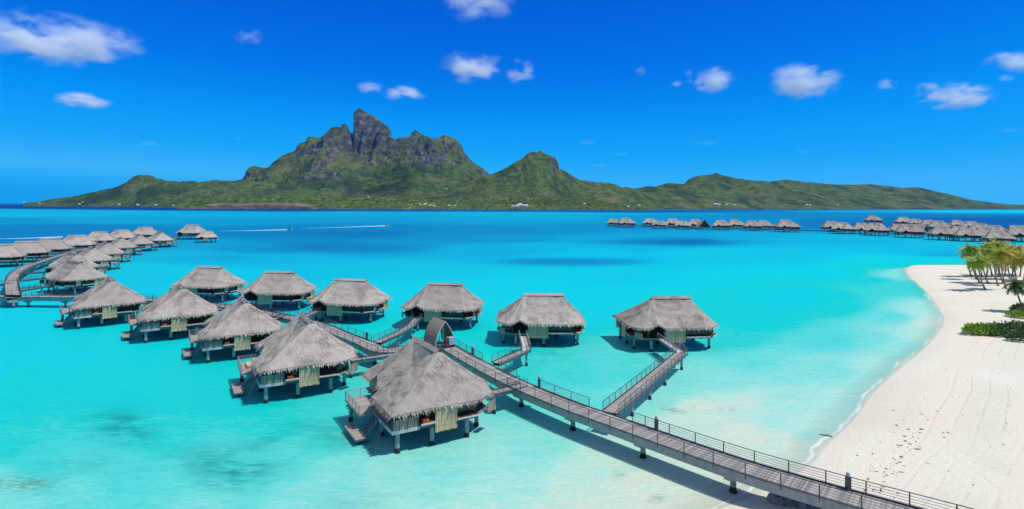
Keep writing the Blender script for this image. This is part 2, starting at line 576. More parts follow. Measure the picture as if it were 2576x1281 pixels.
def mat_water():
    t = NT('lagoon_water')
    p = t.pos()
    d = t.attr('depth')
    reef = t.attr('reef')
    sh = t.attr('shore')
    n_big = t.noise(t.mapping(p, (.012, .03, 0)), 1.0, 5, .6, .6)
    n_far = t.noise(t.mapping(p, (.0012, .006, 0)), 1.0, 4, .55, .3)
    n_mid = t.noise(t.mapping(p, (.22, .55, 0), (0, 0, 0), (0, 0, .35)), 1.0, 6, .7, .4)
    n_fine = t.noise(t.mapping(p, (.8, 2.0, 0), (0, 0, 0), (0, 0, .35)), 1.0, 4, .7, .3)
    dd = t.math('ADD', d, t.math('MULTIPLY', t.math('SUBTRACT', n_big, .5), .10))
    dd = t.math('ADD', dd, t.math('MULTIPLY', t.math('SUBTRACT', n_far, .5), .07))
    dd = t.math('ADD', dd, t.math('MULTIPLY', t.math('SUBTRACT', n_mid, .5), .17))
    dd = t.math('ADD', dd, t.math('MULTIPLY', t.math('SUBTRACT', n_fine, .5), .20))
    K = .775
    def W(r_, g_, b_):
        q = srgb(r_, g_, b_, K); return (q[0], q[1] * .995, q[2] * .83, 1)
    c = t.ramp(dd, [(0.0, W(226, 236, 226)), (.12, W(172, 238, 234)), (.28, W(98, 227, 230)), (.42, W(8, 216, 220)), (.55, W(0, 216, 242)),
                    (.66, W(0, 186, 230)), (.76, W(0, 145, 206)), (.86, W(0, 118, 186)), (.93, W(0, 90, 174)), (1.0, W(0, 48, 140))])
    rf = t.math('MULTIPLY', reef, t.ramp(t.math('ADD', t.math('MULTIPLY', n_mid, .5), t.math('MULTIPLY', t.noise(t.mapping(p, (.14, .22, 0), (5, 2, 0)), 1.0, 4, .6, .8), .5)), [(.43, (.12, .12, .12)), (.56, (1, 1, 1))]), True)
    c = t.mix(rf, c, srgb(20, 150, 140, K))
    wd_ = t.attr('weed')
    wk = t.math('MULTIPLY', t.math('MULTIPLY', wd_, .8), t.ramp(n_fine, [(.40, (0, 0, 0)), (.58, (1, 1, 1))]), True)
    c = t.mix(wk, c, srgb(110, 158, 128, K))
    # glints and wavelets
    geo = t.n('NewGeometry')
    camd = t.n('CameraData').outputs['View Distance'] if False else None
    h = t.math('ADD', n_fine, t.math('MULTIPLY', n_mid, 2.0))
    nrm = t.bump(h, .75, .20)
    dif = t.n('BsdfDiffuse', Color=c, Normal=nrm).outputs[0]
    gl = t.n('BsdfGlossy', Color=(1, 1, 1, 1), Roughness=.22, Normal=nrm).outputs[0]
    fr = t.n('Fresnel', IOR=1.33, Normal=nrm).outputs[0]
    fr = t.math('MINIMUM', t.math('MULTIPLY', fr, .6), .075)
    mx = t.n('MixShader', i0=fr); t.t.links.new(dif, mx.inputs[1]); t.t.links.new(gl, mx.inputs[2])
    # clear shallows at the water's edge
    n_sh = t.noise(t.mapping(p, (.10, .10, 0)), 1.0, 3, .5)
    edge = t.math('ADD', sh, t.math('ADD', t.math('MULTIPLY', t.math('SUBTRACT', n_mid, .5), 1.0), t.math('MULTIPLY', t.math('SUBTRACT', n_sh, .5), 3.0)))
    clr = t.ramp(t.math('DIVIDE', t.math('MULTIPLY', edge, -1.0), 6.0), [(0.0, (.8, .8, .8)), (.2, (.25, .25, .25)), (.6, (0, 0, 0))])
    tr = t.n('BsdfTransparent').outputs[0]
    mx2 = t.n('MixShader', i0=clr); t.t.links.new(mx.outputs[0], mx2.inputs[1]); t.t.links.new(tr, mx2.inputs[2])
    # foam line
    e2 = t.math('ABSOLUTE', t.math('ADD', edge, .75))
    fm = t.ramp(e2, [(0.0, (.8, .8, .8)), (.12, (.5, .5, .5)), (.30, (0, 0, 0))])
    fm = t.math('MULTIPLY', fm, t.ramp(t.noise(t.mapping(p, (.12, .12, 0)), 1.0, 4), [(.42, (0, 0, 0)), (.6, (.85, .85, .85))]))
    foam = t.n('BsdfDiffuse', Color=(.85, .86, .86, 1)).outputs[0]
    mx3 = t.n('MixShader', i0=fm); t.t.links.new(mx2.outputs[0], mx3.inputs[1]); t.t.links.new(foam, mx3.inputs[2])
    return t.finish(mx3.outputs[0])


def build_water():
    radii = np.concatenate([[2.0], np.geomspace(12, 34000, 470)])
    a1 = np.arange(-50, 50.01, 0.33); a2 = np.arange(52, 308.1, 4.0)
    ang = np.radians(np.concatenate([a1, a2, [310.0]]))
    RR, AA = np.meshgrid(radii, ang, indexing='ij')
    X = RR * np.sin(AA); Y = RR * np.cos(AA)
    dep = depth_at(X, Y)
    u, dv = pix_of(X, Y)
    vis = Y > 30
    dep += 0.12 * blob(u, dv, 1450, 659, 200, 11, 2) * vis  # broad darker patch in the mid-lagoon colour, blended in through this value
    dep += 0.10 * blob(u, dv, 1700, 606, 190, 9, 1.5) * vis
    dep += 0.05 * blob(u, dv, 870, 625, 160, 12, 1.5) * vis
    reef = np.zeros_like(X)
    for b in [(300, 1068, 70, 36, .8), (330, 1100, 50, 22, .8), (610, 1150, 110, 30, .45), (600, 1185, 80, 38, .85), (560, 1215, 60, 20, .5), (850, 1100, 60, 30, .5), (780, 1080, 60, 22, .35),
              (470, 1165, 60, 26, .4), (230, 1180, 90, 22, .35), (700, 1120, 50, 20, .4), (900, 1265, 90, 30, .3), (1380, 890, 60, 18, .25)]:
        reef += b[4] * blob(u, dv, *b[:4]) * vis
    weed = np.zeros_like(X)
    for b in [(60, 1225, 90, 22, 1), (1685, 1028, 22, 7, 1), (1712, 1032, 14, 5, 1), (1808, 1028, 14, 3.5, 1), (1840, 1031, 12, 3, 1), (1745, 1022, 12, 4, .7), (1655, 1250, 26, 7, 1), (1640, 1262, 26, 6, .7),
              (1560, 1193, 20, 12, .6), (890, 1110, 40, 18, .6), (2090, 1091, 10, 3, .8), (2310, 1150, 10, 6, 0)]:
        weed += b[4] * blob(u, dv, *b[:4], 1.6) * vis
    S = signed_shore(X, Y)
    f = grid_faces(*X.shape)
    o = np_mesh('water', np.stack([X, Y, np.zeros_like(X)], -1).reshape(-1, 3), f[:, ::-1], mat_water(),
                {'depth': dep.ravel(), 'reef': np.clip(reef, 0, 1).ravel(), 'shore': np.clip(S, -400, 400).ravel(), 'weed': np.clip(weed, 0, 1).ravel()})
    tag(o, 'turquoise lagoon running from pale shallows to deep blue', None, None, 'structure')


build_water()


# ------------------------------------------------------------ sand
def mat_sand():
    t = NT('coral_sand')
    p = t.pos()
    n1 = t.noise(t.mapping(p, (.05, .05, .05)), 1.0, 5, .6, .5)
    n2 = t.noise(p, 1.4, 6, .75)
    n3 = t.noise(t.mapping(p, (.9, .9, .9)), 3.2, 3, .6)
    c = t.ramp(n1, [(.35, (.65, .62, .465)), (.6, (.72, .715, .55)), (.75, (.77, .78, .635))])
    c = t.mix(t.ramp(n2, [(.5, (0, 0, 0)), (.66, (.4, .4, .4))]), c, (.56, .53, .47, 1))
    # wheel tracks that follow the shore
    s = t.attr('shore')
    w = t.math('SINE', t.math('MULTIPLY', t.math('ADD', s, t.math('MULTIPLY', t.noise(t.mapping(p, (.02, .02, 0)), 1.0, 2, .4), 9.0)), 3.1))
    tr = t.ramp(w, [(.76, (0, 0, 0)), (.97, (1, 1, 1))])
    lane = t.ramp(t.noise(t.n('CombineXYZ', i0=t.math('MULTIPLY', t.math('ADD', s, t.math('MULTIPLY', n1, 6.0)), .16)).outputs[0], 1.0, 2, .5), [(.44, (0, 0, 0)), (.56, (.75, .75, .75))])
    c = t.mix(lane, c, (.74, .66, .52, 1))
    brk = t.ramp(t.noise(t.mapping(p, (.035, .035, 0), (7, 3, 0)), 1.0, 3, .5), [(.42, (0, 0, 0)), (.54, (1, 1, 1))])
    tr = t.math('MULTIPLY', t.math('MULTIPLY', tr, brk), t.math('GREATER_THAN', s, 6.0))
    c = t.mix(t.math('MULTIPLY', tr, .28), c, (.66, .58, .47, 1))
    # damp strip next to the water
    wet = t.ramp(t.math('DIVIDE', t.math('ADD', s, t.math('MULTIPLY', n1, 3.0)), 8.0), [(.0, (.6, .6, .6)), (.2, (1, 1, 1)), (.35, (.7, .7, .7)), (.62, (0, 0, 0))])
    c = t.mix(t.math('MULTIPLY', wet, .6), c, (.66, .59, .48, 1))
    h = t.math('ADD', n2, t.math('ADD', t.math('MULTIPLY', n3, .5), t.math('MULTIPLY', tr, -.22)))
    return t.finish(t.bsdf(c, .95, .1, t.bump(h, .7, .2)))


M['sand'] = mat_sand()


def build_sand():
    xs = np.arange(0, 330, 1.1); ys = np.arange(10, 285, 1.1)
    X, Y = np.meshgrid(xs, ys, indexing='xy')
    S = signed_shore(X, Y)
    Z = sand_z(S, X, Y)
    keep = S > -16
    f = grid_faces(X.shape[0], X.shape[1], keep)
    V = np.stack([X, Y, Z], -1).reshape(-1, 3)
    used = np.unique(f)
    remap = -np.ones(len(V), int); remap[used] = np.arange(len(used))
    o = np_mesh('beach', V[used], remap[f], M['sand'], {'shore': S.ravel()[used]})
    tag(o, 'white coral sand beach curving round the shallow bay', None, None, 'structure')


build_sand()


def ground(x, y):
    a = np.array([[x]]); b = np.array([[y]])
    s = signed_shore(a, b)
    return float(sand_z(s, a, b)[0, 0])


# ------------------------------------------------------------ mountains
def mat_mountain(name, rock, green):
    t = NT(name)
    p = t.pos()
    geo = t.n('NewGeometry')
    nz = t.n('SeparateXYZ', i0=geo.outputs['True Normal']).outputs[2]
    nx = t.noise(t.mapping(p, (.004, .004, .004)), 1.0, 6, .65, .5)
    n2 = t.noise(t.mapping(p, (.02, .02, .02)), 1.0, 6, .7)
    n3 = t.noise(t.mapping(p, (.06, .06, .06)), 1.0, 4, .7)
    g = t.ramp(t.math('ADD', t.math('MULTIPLY', n2, .55), t.math('MULTIPLY', n3, .45)),
               [(.36, (.018, .045, .022)), (.46, (.055, .10, .033)), (.57, (.12, .165, .055)), (.70, (.24, .25, .09))])
    g = t.mix(t.ramp(nx, [(.52, (0, 0, 0)), (.68, (.7, .7, .7))]), g, (.22, .185, .09, 1))
    big = t.noise(t.mapping(p, (.0028, .0028, .0045), (3, 1, 0)), 1.0, 5, .6, .8)
    g = t.mix(t.ramp(big, [(.50, (0, 0, 0)), (.60, (.75, .75, .75))]), g, (.020, .050, .030, 1))
    r = t.ramp(n2, [(.35, (.03, .035, .05)), (.52, (.095, .10, .115)), (.70, (.28, .265, .25))])
    st = t.noise(t.mapping(p, (.03, .03, .004)), 1.0, 5, .7)
    r = t.mix(t.ramp(st, [(.5, (0, 0, 0)), (.68, (.6, .6, .6))]), r, (.05, .065, .03, 1))
    k = t.math('ADD', nz, t.math('MULTIPLY', t.math('SUBTRACT', n2, .5), .5))
    z = t.n('SeparateXYZ', i0=p).outputs[2]
    zz = t.math('MULTIPLY', t.math('SUBTRACT', z, 150.0), .0004, False)
    k = t.math('SUBTRACT', k, t.math('MAXIMUM', zz, 0.0))
    rk = t.ramp(k, [(rock - .05, (1, 1, 1)), (rock + .05, (0, 0, 0))])
    c = t.mix(rk, g, r)
    h = t.math('ADD', t.math('MULTIPLY', n2, 1.0), t.math('MULTIPLY', n3, .5))
    return t.finish(t.bsdf(c, .95, .05, t.bump(h, .9, 28)))


def mat_shorewood():
    t = NT('shore_woods')
    p = t.pos()
    n = t.noise(t.mapping(p, (.05, .012, .12)), 1.0, 5, .75)
    n2 = t.noise(t.mapping(p, (.006, .006, .0)), 1.0, 3, .6)
    c = t.ramp(n, [(.36, (.015, .035, .015)), (.47, (.055, .095, .025)), (.58, (.13, .17, .04)), (.72, (.25, .25, .08))])
    c = t.mix(t.ramp(n2, [(.5, (0, 0, 0)), (.62, (.6, .6, .6))]), c, (.05, .09, .03, 1))
    return t.finish(t.bsdf(c, .95, .05, t.bump(n, 1.0, 12)))


M['shorewood'] = mat_shorewood()
M['mountain'] = mat_mountain('forested_rock', .51, 0)


def hill(name, label, top, base, d_shore, d_ridge, amp=28, nu=500, ns=130, pw=1.15, step=4.5, shelf=0.80, seed=0, back=600, mat=None):
    """a hill whose crest runs at d_ridge, slopes forward to the shore at d_shore.
    top, base: crest line and foot-of-cliff line as picture points."""
    top = np.array(top, float); base = np.array(base, float)
    u = np.linspace(top[0, 0], top[-1, 0], nu)
    vt = np.interp(u, top[:, 0], top[:, 1])
    vb = np.maximum(np.interp(u, base[:, 0], base[:, 1]), vt + .5)
    dr = d_ridge if np.isscalar(d_ridge) else np.interp(u, [p[0] for p in d_ridge], [p[1] for p in d_ridge])
    ds = d_shore if np.isscalar(d_shore) else np.interp(u, [p[0] for p in d_shore], [p[1] for p in d_shore])
    dr = dr + 0 * u; ds = ds + 0 * u
    hor = HOR - ROLL * (u - 1288)
    zt = CAM_H + (hor - vt) * dr / F
    dbase = ds + (dr - ds) * shelf
    zb = np.maximum(CAM_H + (hor - vb) * (ds + (dr - ds) * .95) / F, 2)
    zb = np.minimum(zb, zt)
    s = np.linspace(0, 1.0, ns)
    S, U = np.meshgrid(s, u, indexing='ij')
    ZT = zt[None, :] + 0 * S; ZB = zb[None, :] + 0 * S
    D = ds[None, :] + (dr - ds)[None, :] * S
    X = (U - 1288) * D / F
    nx_ = X / 330.0 + seed; ny_ = D / 330.0
    # gentle slope up to the foot of the cliffs, then steep
    sh = shelf + 0.10 * fbm(nx_ * 2.2, ny_ * .4 + 3, 3)
    sh = np.clip(sh, .45, .93)
    lo = np.clip(S / sh, 0, 1)
    hi = np.clip((S - sh) / (1 - sh), 0, 1)
    Z = ZB * lo ** pw + (ZT - ZB) * (hi ** 0.62)
    env = np.sin(np.pi * np.clip(S, 0, 1)) ** .7
    wx = nx_ + .5 * fbm(nx_ * .8, ny_ * .8 + 5, 3)
    rg = ridged(wx * .75, ny_ * .30, 5)
    Z = Z + env * amp * 1.8 * (rg * 1.0 - .2) * (.3 + Z / 300.0)
    # ledges of rock
    if step:
        q = 85.0
        w = fbm(nx_ * 1.3 + 9, ny_ * 1.3, 4) + .9 * fbm(nx_ * .35 + 3, ny_ * .5, 2)
        zz = Z + w * 130
        fr = zz / q - np.floor(zz / q)
        sharp = np.clip((fr - .5) * 6, -.5, .5) + .5
        led = (np.floor(zz / q) + sharp) * q - w * 130
        m = np.clip((fbm(nx_ * 1.4 + 31, ny_ * 1.4, 3) + .05) * 3.5, 0, 1) * np.clip((Z - 110) / 160, 0, 1) * env
        Z = Z * (1 - m * .75) + led * m * .75
    Z = Z + env * 9 * fbm(X / 45.0, D / 45.0, 4)
    Z = np.minimum(Z, CAM_H + (ZT - CAM_H) * (D / dr[None, :]) * .995 + 0)   # nothing in front rises over the crest
    Z[-1] = zt + 5 * fbm(u / 9.0, u * 0 + seed, 3)
    Z[0] = -3
    Z = np.maximum(Z, -3)
    # back slope
    rows = 8
    Zb = []; Xb = []; Db = []
    for k in range(1, rows + 1):
        f_ = k / rows
        dd = dr + back * f_
        Zb.append(zt * (1 - f_) ** 1.3 - 5 * f_); Xb.append((u - 1288) * dr / F + 0 * f_); Db.append(dd)
    X = np.vstack([X, Xb]); D = np.vstack([D, Db]); Z = np.vstack([Z, Zb])
    V = np.stack([X, D, Z], -1).reshape(-1, 3)
    o = np_mesh(name, V, grid_faces(*X.shape), mat or M['mountain'])
    tag(o, label, None, None, 'structure')
    return o


# far right range
hill('hills', 'long low green range across the lagoon on the right', [
    (1500, 505), (1560, 468), (1600, 472), (1625, 466), (1650, 467), (1680, 458), (1720, 460), (1735, 446), (1760, 438), (1790, 436), (1803, 431), (1815, 437), (1860, 446), (1900, 450), (1935, 453), (1975, 447),
    (2010, 451), (2060, 456), (2110, 459), (2150, 459), (2190, 457), (2240, 462), (2270, 466), (2310, 464), (2345, 472), (2380, 480), (2400, 484), (2440, 494), (2490, 501), (2540, 506), (2700, 509)],
    [(1500, 508), (1600, 485), (1800, 445), (2200, 470), (2700, 509)], [(1500, 3300), (1800, 3700), (2300, 4600), (2700, 6000)], [(1500, 4300), (1800, 4800), (2300, 6000), (2700, 7000)], amp=26, step=0, seed=4.0)
# main massif
hill('mountain', 'steep rocky island mountain with a thumb shaped summit tower', [
    (470, 470), (520, 462), (566.7, 461.6), (595, 458.8), (609.2, 456), (616.3, 444.6), (619.1, 434.7), (626.2, 426.2), (640.4, 422), (651.7, 424.8), (665.9, 426.8), (677.2, 424.8), (685.7, 413.5), (699.9, 402), (714, 393.6), (728.2, 388), (742.4, 382.3),
    (746.7, 371), (753.7, 363.9), (769.3, 359.6), (770.7, 351), (776.4, 346.9), (793.4, 349.7), (804.8, 349.7), (810.4, 345.5), (821.8, 335.5), (833, 324), (844.4, 321.8), (855.8, 322.8), (860, 317), (864, 313.3), (872.8, 317.5), (877, 328), (881, 336), (886, 340),
    (888.4, 332), (888.8, 314), (887.6, 296), (890, 285), (896, 279), (902.5, 274.6), (910, 279), (923.8, 287.4), (940.8, 294.4), (955, 305.8), (966.3, 315.7), (977.6, 321.4), (981.9, 331.3), (984.7, 345.5), (991.8, 352.5), (1011.6, 346.9), (1031.5, 345.5),
    (1037.1, 334.1), (1044.2, 328), (1051.3, 334.1), (1068.3, 342.6), (1091, 351.1), (1102.3, 348.3), (1117.9, 341.2), (1133.5, 345.5), (1147.7, 351.1), (1156.2, 361), (1163.3, 371), (1166.1, 382.3), (1176, 393.6), (1190.2, 409.2), (1210, 420.5), (1224.2, 433.3), (1235.5, 441.8), (1262, 447), (1330, 470)],
    [(470, 480), (600, 462), (640, 446), (700, 420), (745, 398), (820, 384), (880, 384), (930, 385), (985, 372), (1020, 356), (1060, 350), (1100, 360), (1160, 398), (1232, 442), (1330, 478)],
    3750, [(470, 4700), (900, 5000), (1330, 4800)], amp=46, nu=900, ns=190, seed=1.3, pw=1.1, shelf=.8)
# left foothills
hill('hills', 'low green headland at the left end of the island', [
    (60, 519), (90, 517), (130, 509), (180, 503), (230, 492), (290, 479), (320, 464), (335, 451), (348, 447), (375, 447), (395, 455), (420, 461), (450, 463), (485, 461), (500, 464), (540, 459), (565, 460), (600, 462), (650, 462), (720, 466), (800, 480), (900, 500)],
    [(60, 520), (330, 462), (350, 458), (450, 468), (600, 468), (900, 504)], [(60, 4400), (500, 3600), (900, 3450)], [(60, 4700), (500, 4300), (900, 4100)], amp=24, step=0, seed=8.1, nu=420)
# second peak
hill('hills', 'sharp green second peak with a rock face near its summit', [
    (900, 512), (1000, 503), (1100, 480), (1160, 463), (1232, 441), (1262, 428), (1290, 411), (1310, 400), (1328, 386), (1340, 381), (1352, 384), (1356, 378), (1366, 384), (1380, 390), (1396, 396), (1404, 410), (1406, 424), (1418, 428), (1440, 441), (1460, 452), (1500, 457), (1530, 459), (1556, 465), (1562, 471), (1600, 476), (1650, 487), (1750, 502)],
    [(900, 514), (1160, 466), (1300, 412), (1350, 398), (1384, 400), (1398, 424), (1420, 432), (1460, 456), (1550, 468), (1750, 505)],
    [(900, 3250), (1350, 3200), (1750, 3500)], [(900, 3900), (1350, 4050), (1750, 4200)], amp=34, step=0, seed=2.7, nu=650, ns=150)
# low wooded shore in front
hill('hills', 'low wooded point with a bare bank in front of the mountain', [
    (445, 525), (455, 519), (470, 512), (520, 505), (560, 503), (620, 502), (700, 503), (760, 500), (830, 497), (880, 499), (950, 496), (1000, 497), (1060, 503), (1130, 505), (1200, 505), (1260, 498), (1330, 492), (1400, 494), (1470, 498), (1520, 506), (1580, 512), (1640, 517)],
    [(445, 526), (600, 517), (800, 511), (1000, 508), (1200, 512), (1640, 520)], [(445, 2650), (900, 2900), (1640, 3000)], [(445, 2900), (900, 3150), (1640, 3250)], amp=7, step=0, seed=5.5, nu=500, ns=50, mat=M['shorewood'])
# bare bank
def bank():
    u = np.linspace(520, 790, 160)
    m = MB()
    vt = 516 + 2.0 * fbm(u / 22, u * 0, 3) + 4 * np.clip((u - 740) / 50, 0, 1) + np.clip((560 - u) / 15, 0, 4)
    a = [at(x, 529.5 if x < 900 else 528) for x in u]
    rows = []
    V = []
    for i, x in enumerate(u):
        p0 = far(x, 529.3, 2760); p0.z = -2
        h = max(2, far(x, vt[i], 2760).z)
        V += [(p0.x, 2740, -2), (p0.x, 2744, h * .6), (p0.x, 2765, h), (p0.x, 2800, h * 1.05)]
    fs = []
    for i in range(len(u) - 1):
        for k in range(3):
            fs.append((i * 4 + k, (i + 1) * 4 + k, (i + 1) * 4 + k + 1, i * 4 + k + 1))
    m.add(V, fs)
    t = NT('bare_bank')
    n = t.noise(t.mapping(t.pos(), (.02, .02, .08)), 1.0, 5, .7)
    mt = t.finish(t.bsdf(t.ramp(n, [(.35, (.06, .085, .03)), (.5, (.17, .13, .10)), (.7, (.28, .23, .17))]), .95, .05))
    o = m.build('ground_bank', mt)
    tag(o, 'bare brown bank along the wooded point', None, None, 'structure')
bank()

# ------------------------------------------------------------ overwater villa
VZ = 0.45            # villa floors stand this much above their own zero
ZE = 3.9; ZR = 8.6
def roof_mesh(mb, rng, straws=9000):
    A = (0, 0, ZE); N = (3.1, 0.12, ZE + .15); B = (10.2, 0, ZE); T = (12.7, 1.7, ZE)
    E1 = (12.9, 14.5, ZE); E2 = (10.9, 16.6, ZE); W = (1.7, 16.6, ZE)
    W1 = (1.72, 12.9, ZE); W2 = (2.25, 11.4, ZE + 1.05); W3 = (1.75, 10.0, ZE + .05)
    J = (1.8, 9.1, ZE + .1); C = (.1, 6.8, ZE)
    P1 = (7.5, 5.4, ZR); P2 = (7.3, 12.4, ZR)
    G1 = (12.9, 3.0, ZE + .05); G2 = (13.0, 4.4, ZE + .75); G3 = (12.9, 5.8, ZE + .05)
    H = (3.7, 6.3, 6.6); V = (5.2, 8.0, 6.15)      # bulged hip and the valley behind it
    tris = [(P1, N, A), (P1, A, H), (H, A, C), (P1, H, V), (H, C, J), (H, J, V), (P1, V, P2), (V, J, W3), (V, W3, W2), (V, W2, P2), (P2, W2, W1), (P2, W1, W),
            (P2, W, E2), (P2, E2, E1), (P2, E1, G3), (P2, G3, P1), (P1, G3, G2), (P1, G2, G1), (P1, G1, T), (P1, T, B), (P1, B, N)]
    tri_w = []
    for tr in tris:
        a, b, c = [Vector(p) for p in tr]
        n = (b - a).cross(c - a)
        area = n.length / 2; n.normalize()
        if n.z < 0: n = -n
        hx = Vector((0, 0, 1)).cross(n).normalized()      # along the eave
        dn = n.cross(hx); dn = dn if dn.z < 0 else -dn    # down the slope
        tri_w.append((a, b, c, n, hx, dn, area))
        L = max((b - a).length, (c - a).length, (b - c).length)
        k = max(3, int(L / .8))
        vs = []; uv = []; idx = {}
        for i in range(k + 1):
            for j in range(k + 1 - i):
                l = k - i - j
                p = (a * i + b * j + c * l) / k
                edge = (i == 0 or j == 0 or l == 0)
                q = p.copy()
                q.z += .10 * mnoise.noise(p * .9) - .35 * math.sin(math.pi * max(0, min(1, (p.z - ZE) / (ZR - ZE)))) * .45
                if not edge: q += n * .05 * mnoise.noise(p * 3.1)
                idx[(i, j)] = len(vs); vs.append(q); uv.append((p.dot(hx), p.dot(dn)))
        fs = []
        for i in range(k):
            for j in range(k - i):
                fs.append((idx[(i, j)], idx[(i + 1, j)], idx[(i, j + 1)]))
                if j < k - i - 1:
                    fs.append((idx[(i + 1, j)], idx[(i + 1, j + 1)], idx[(i, j + 1)]))
        mb.add(vs, fs, uv)
    # shaggy edge: hanging thickness all round
    ring = [A, N, B, T, G1, G2, G3, E1, E2, W, W1, W2, W3, J, C]
    for i in range(len(ring)):
        a = Vector(ring[i]); b = Vector(ring[(i + 1) % len(ring)])
        L = (b - a).length; k = int(L / .16)
        out = Vector((b.y - a.y, a.x - b.x, 0)).normalized() if True else None
        inn = -out
        for j in range(k):
            p = a.lerp(b, j / k); q = a.lerp(b, (j + 1) / k)
            for r_ in (p, q):
                r_.z += .10 * mnoise.noise(r_ * .9) + .03
            h = .20 + .11 * rng.random(); o1 = out * (.02 + .10 * rng.random())
            p2 = p - Vector((0, 0, h)) + inn * .12 + o1 * .3; q2 = q - Vector((0, 0, h * (.85 + .3 * rng.random()))) + inn * .12
            p3 = p + inn * .9 + Vector((0, 0, .22)); q3 = q + inn * .9 + Vector((0, 0, .22))
            d0 = a.lerp(b, j / k).x + a.lerp(b, j / k).y
            mb.add([p + o1, q + o1, q2, p2, q3, p3], [(0, 3, 2, 1), (3, 5, 4, 2)],
                   [(j * .16, 0), (j * .16 + .16, 0), (j * .16 + .16, .4), (j * .16, .4), (j * .16 + .16, 1), (j * .16, 1)])
    # straw ends lying on the surface
    tot = sum(t[6] for t in tri_w)
    for (a, b, c, n, hx, dn, area) in tri_w:
        for _ in range(int(straws * area / tot)):
            r1 = math.sqrt(rng.random()); r2 = rng.random()
            p = a * (1 - r1) + b * (r1 * (1 - r2)) + c * (r1 * r2)
            p = p + Vector((0, 0, .10 * mnoise.noise(p * .9) - .35 * math.sin(math.pi * max(0, min(1, (p.z - ZE) / (ZR - ZE)))) * .45))
            ln = .45 + .5 * rng.random(); w = .05 + .05 * rng.random()
            d = (dn + hx * (rng.random() - .5) * .5).normalized()
            q = p + d * ln + n * (.01 + .05 * rng.random())
            s0 = p - n * .02
            u0 = rng.random() * 40; v0 = rng.random() * 40
            mb.add([s0 - hx * w, s0 + hx * w, q], [(0, 1, 2)], [(u0, v0), (u0 + .05, v0), (u0, v0 + .3)])
    # ridge cap
    for s_ in range(36):
        y = P1[1] - .3 + (P2[1] - P1[1] + .6) * s_ / 35
        z = ZR + .04 + .05 * rng.random()
        w = .38 + .12 * rng.random()
        y2 = y + .24
        mb.add([(P1[0], y, z + .12), (P1[0], y2, z + .12), (P1[0] - w, y2, z - .32), (P1[0] - w, y, z - .32 - .05 * rng.random()), (P1[0] + w, y2, z - .32), (P1[0] + w, y, z - .32)],
               [(0, 1, 2, 3), (0, 5, 4, 1)], [(y, 0), (y2, 0), (y2, 1), (y, 1), (y2, 1), (y, 1)])


def panel(name, mat, parent, p0, p1, z0, z1, th=.08, ragged=0, rng=random, cane=.17):
    """upright panel from p0 to p1 (plan points), uv in metres, ragged lower edge when asked"""
    m = MB()
    a = Vector((*p0, 0)); b = Vector((*p1, 0)); L = (b - a).length
    d = (b - a) / L; n = Vector((-d.y, d.x, 0)) * th / 2
    k = max(1, int(L / cane)) if ragged else 1
    for i in range(k):
        s0 = L * i / k; s1 = L * (i + 1) / k
        zb = z0 - (ragged * rng.random() if ragged else 0)
        p = a + d * s0; q = a + d * s1
        vs = [p - n, q - n, q + n, p + n]
        V = [Vector((v.x, v.y, zb)) for v in vs] + [Vector((v.x, v.y, z1)) for v in vs]
        uv = [(s0, zb), (s1, zb), (s1, zb), (s0, zb), (s0, z1), (s1, z1), (s1, z1), (s0, z1)]
        m.add(V, [(0, 3, 2, 1), (4, 5, 6, 7), (0, 1, 5, 4), (1, 2, 6, 5), (2, 3, 7, 6), (3, 0, 4, 7)], uv)
    return m.build(name, mat, parent)


def window(parent, p0, p1, z0, z1, mull=3, sill=True, outn=(0, -1), orange=False):
    """framed dark window with pane and ledge"""
    a = Vector((*p0, 0)); b = Vector((*p1, 0)); L = (b - a).length; d = (b - a) / L; o = Vector((*outn, 0))
    m = MB()
    f = .07
    def P(s, z, off=0): return a + d * s + o * off + Vector((0, 0, z))
    m.bar(P(0, z1 - f / 2), P(L, z1 - f / 2), f)
    m.bar(P(0, z0 + f / 2), P(L, z0 + f / 2), f)
    for k in range(mull + 1):
        s = f / 2 + (L - f) * k / mull
        m.bar(P(s, z0 + f), P(s, z1 - f), f - .004)
    fr = m.build('window', M['dark_wood'], parent)
    g = MB()
    q = [P(f, z0 + f, -.03), P(L - f, z0 + f, -.03), P(L - f, z1 - f, -.03), P(f, z1 - f, -.03)]
    q2 = [x - o * .02 for x in q]
    g.add(q + q2, [(0, 1, 2, 3), (7, 6, 5, 4), (0, 4, 5, 1), (1, 5, 6, 2), (2, 6, 7, 3), (3, 7, 4, 0)])
    g.build('pane', M['glass'], fr)
    if sill:
        s_ = MB()
        s_.bar(P(-.1, z0 - .10, .42), P(L + .1, z0 - .10, .42), .84, .10)
        s_.build('sill', M['red_wood'], fr)
        e = MB()
        e.bar(P(-.12, z0 - .11, .88), P(L + .12, z0 - .11, .88), .07, .17)
        e.build('sill_edge', M['pale_wood'], fr)
    return fr


def rails(mb, pts, z, h=1.0, step=1.5, wires=3, closed=False, pw=.07):
    """posts, top rail and wires along pts"""
    for a, b in zip(pts[:-1], pts[1:]):
        a = Vector((a[0], a[1], 0)); b = Vector((b[0], b[1], 0)); L = (b - a).length; k = max(1, round(L / step))
        for i in range(k + 1):
            p = a.lerp(b, i / k)
            mb.bar((p.x, p.y, z), (p.x, p.y, z + h), pw)
        mb.bar((a.x, a.y, z + h + .03), (b.x, b.y, z + h + .03), .10, .06)
        for w in range(wires):
            zz = z + h * (w + .7) / (wires + .6)
            mb.bar((a.x, a.y, zz), (b.x, b.y, zz), .035)


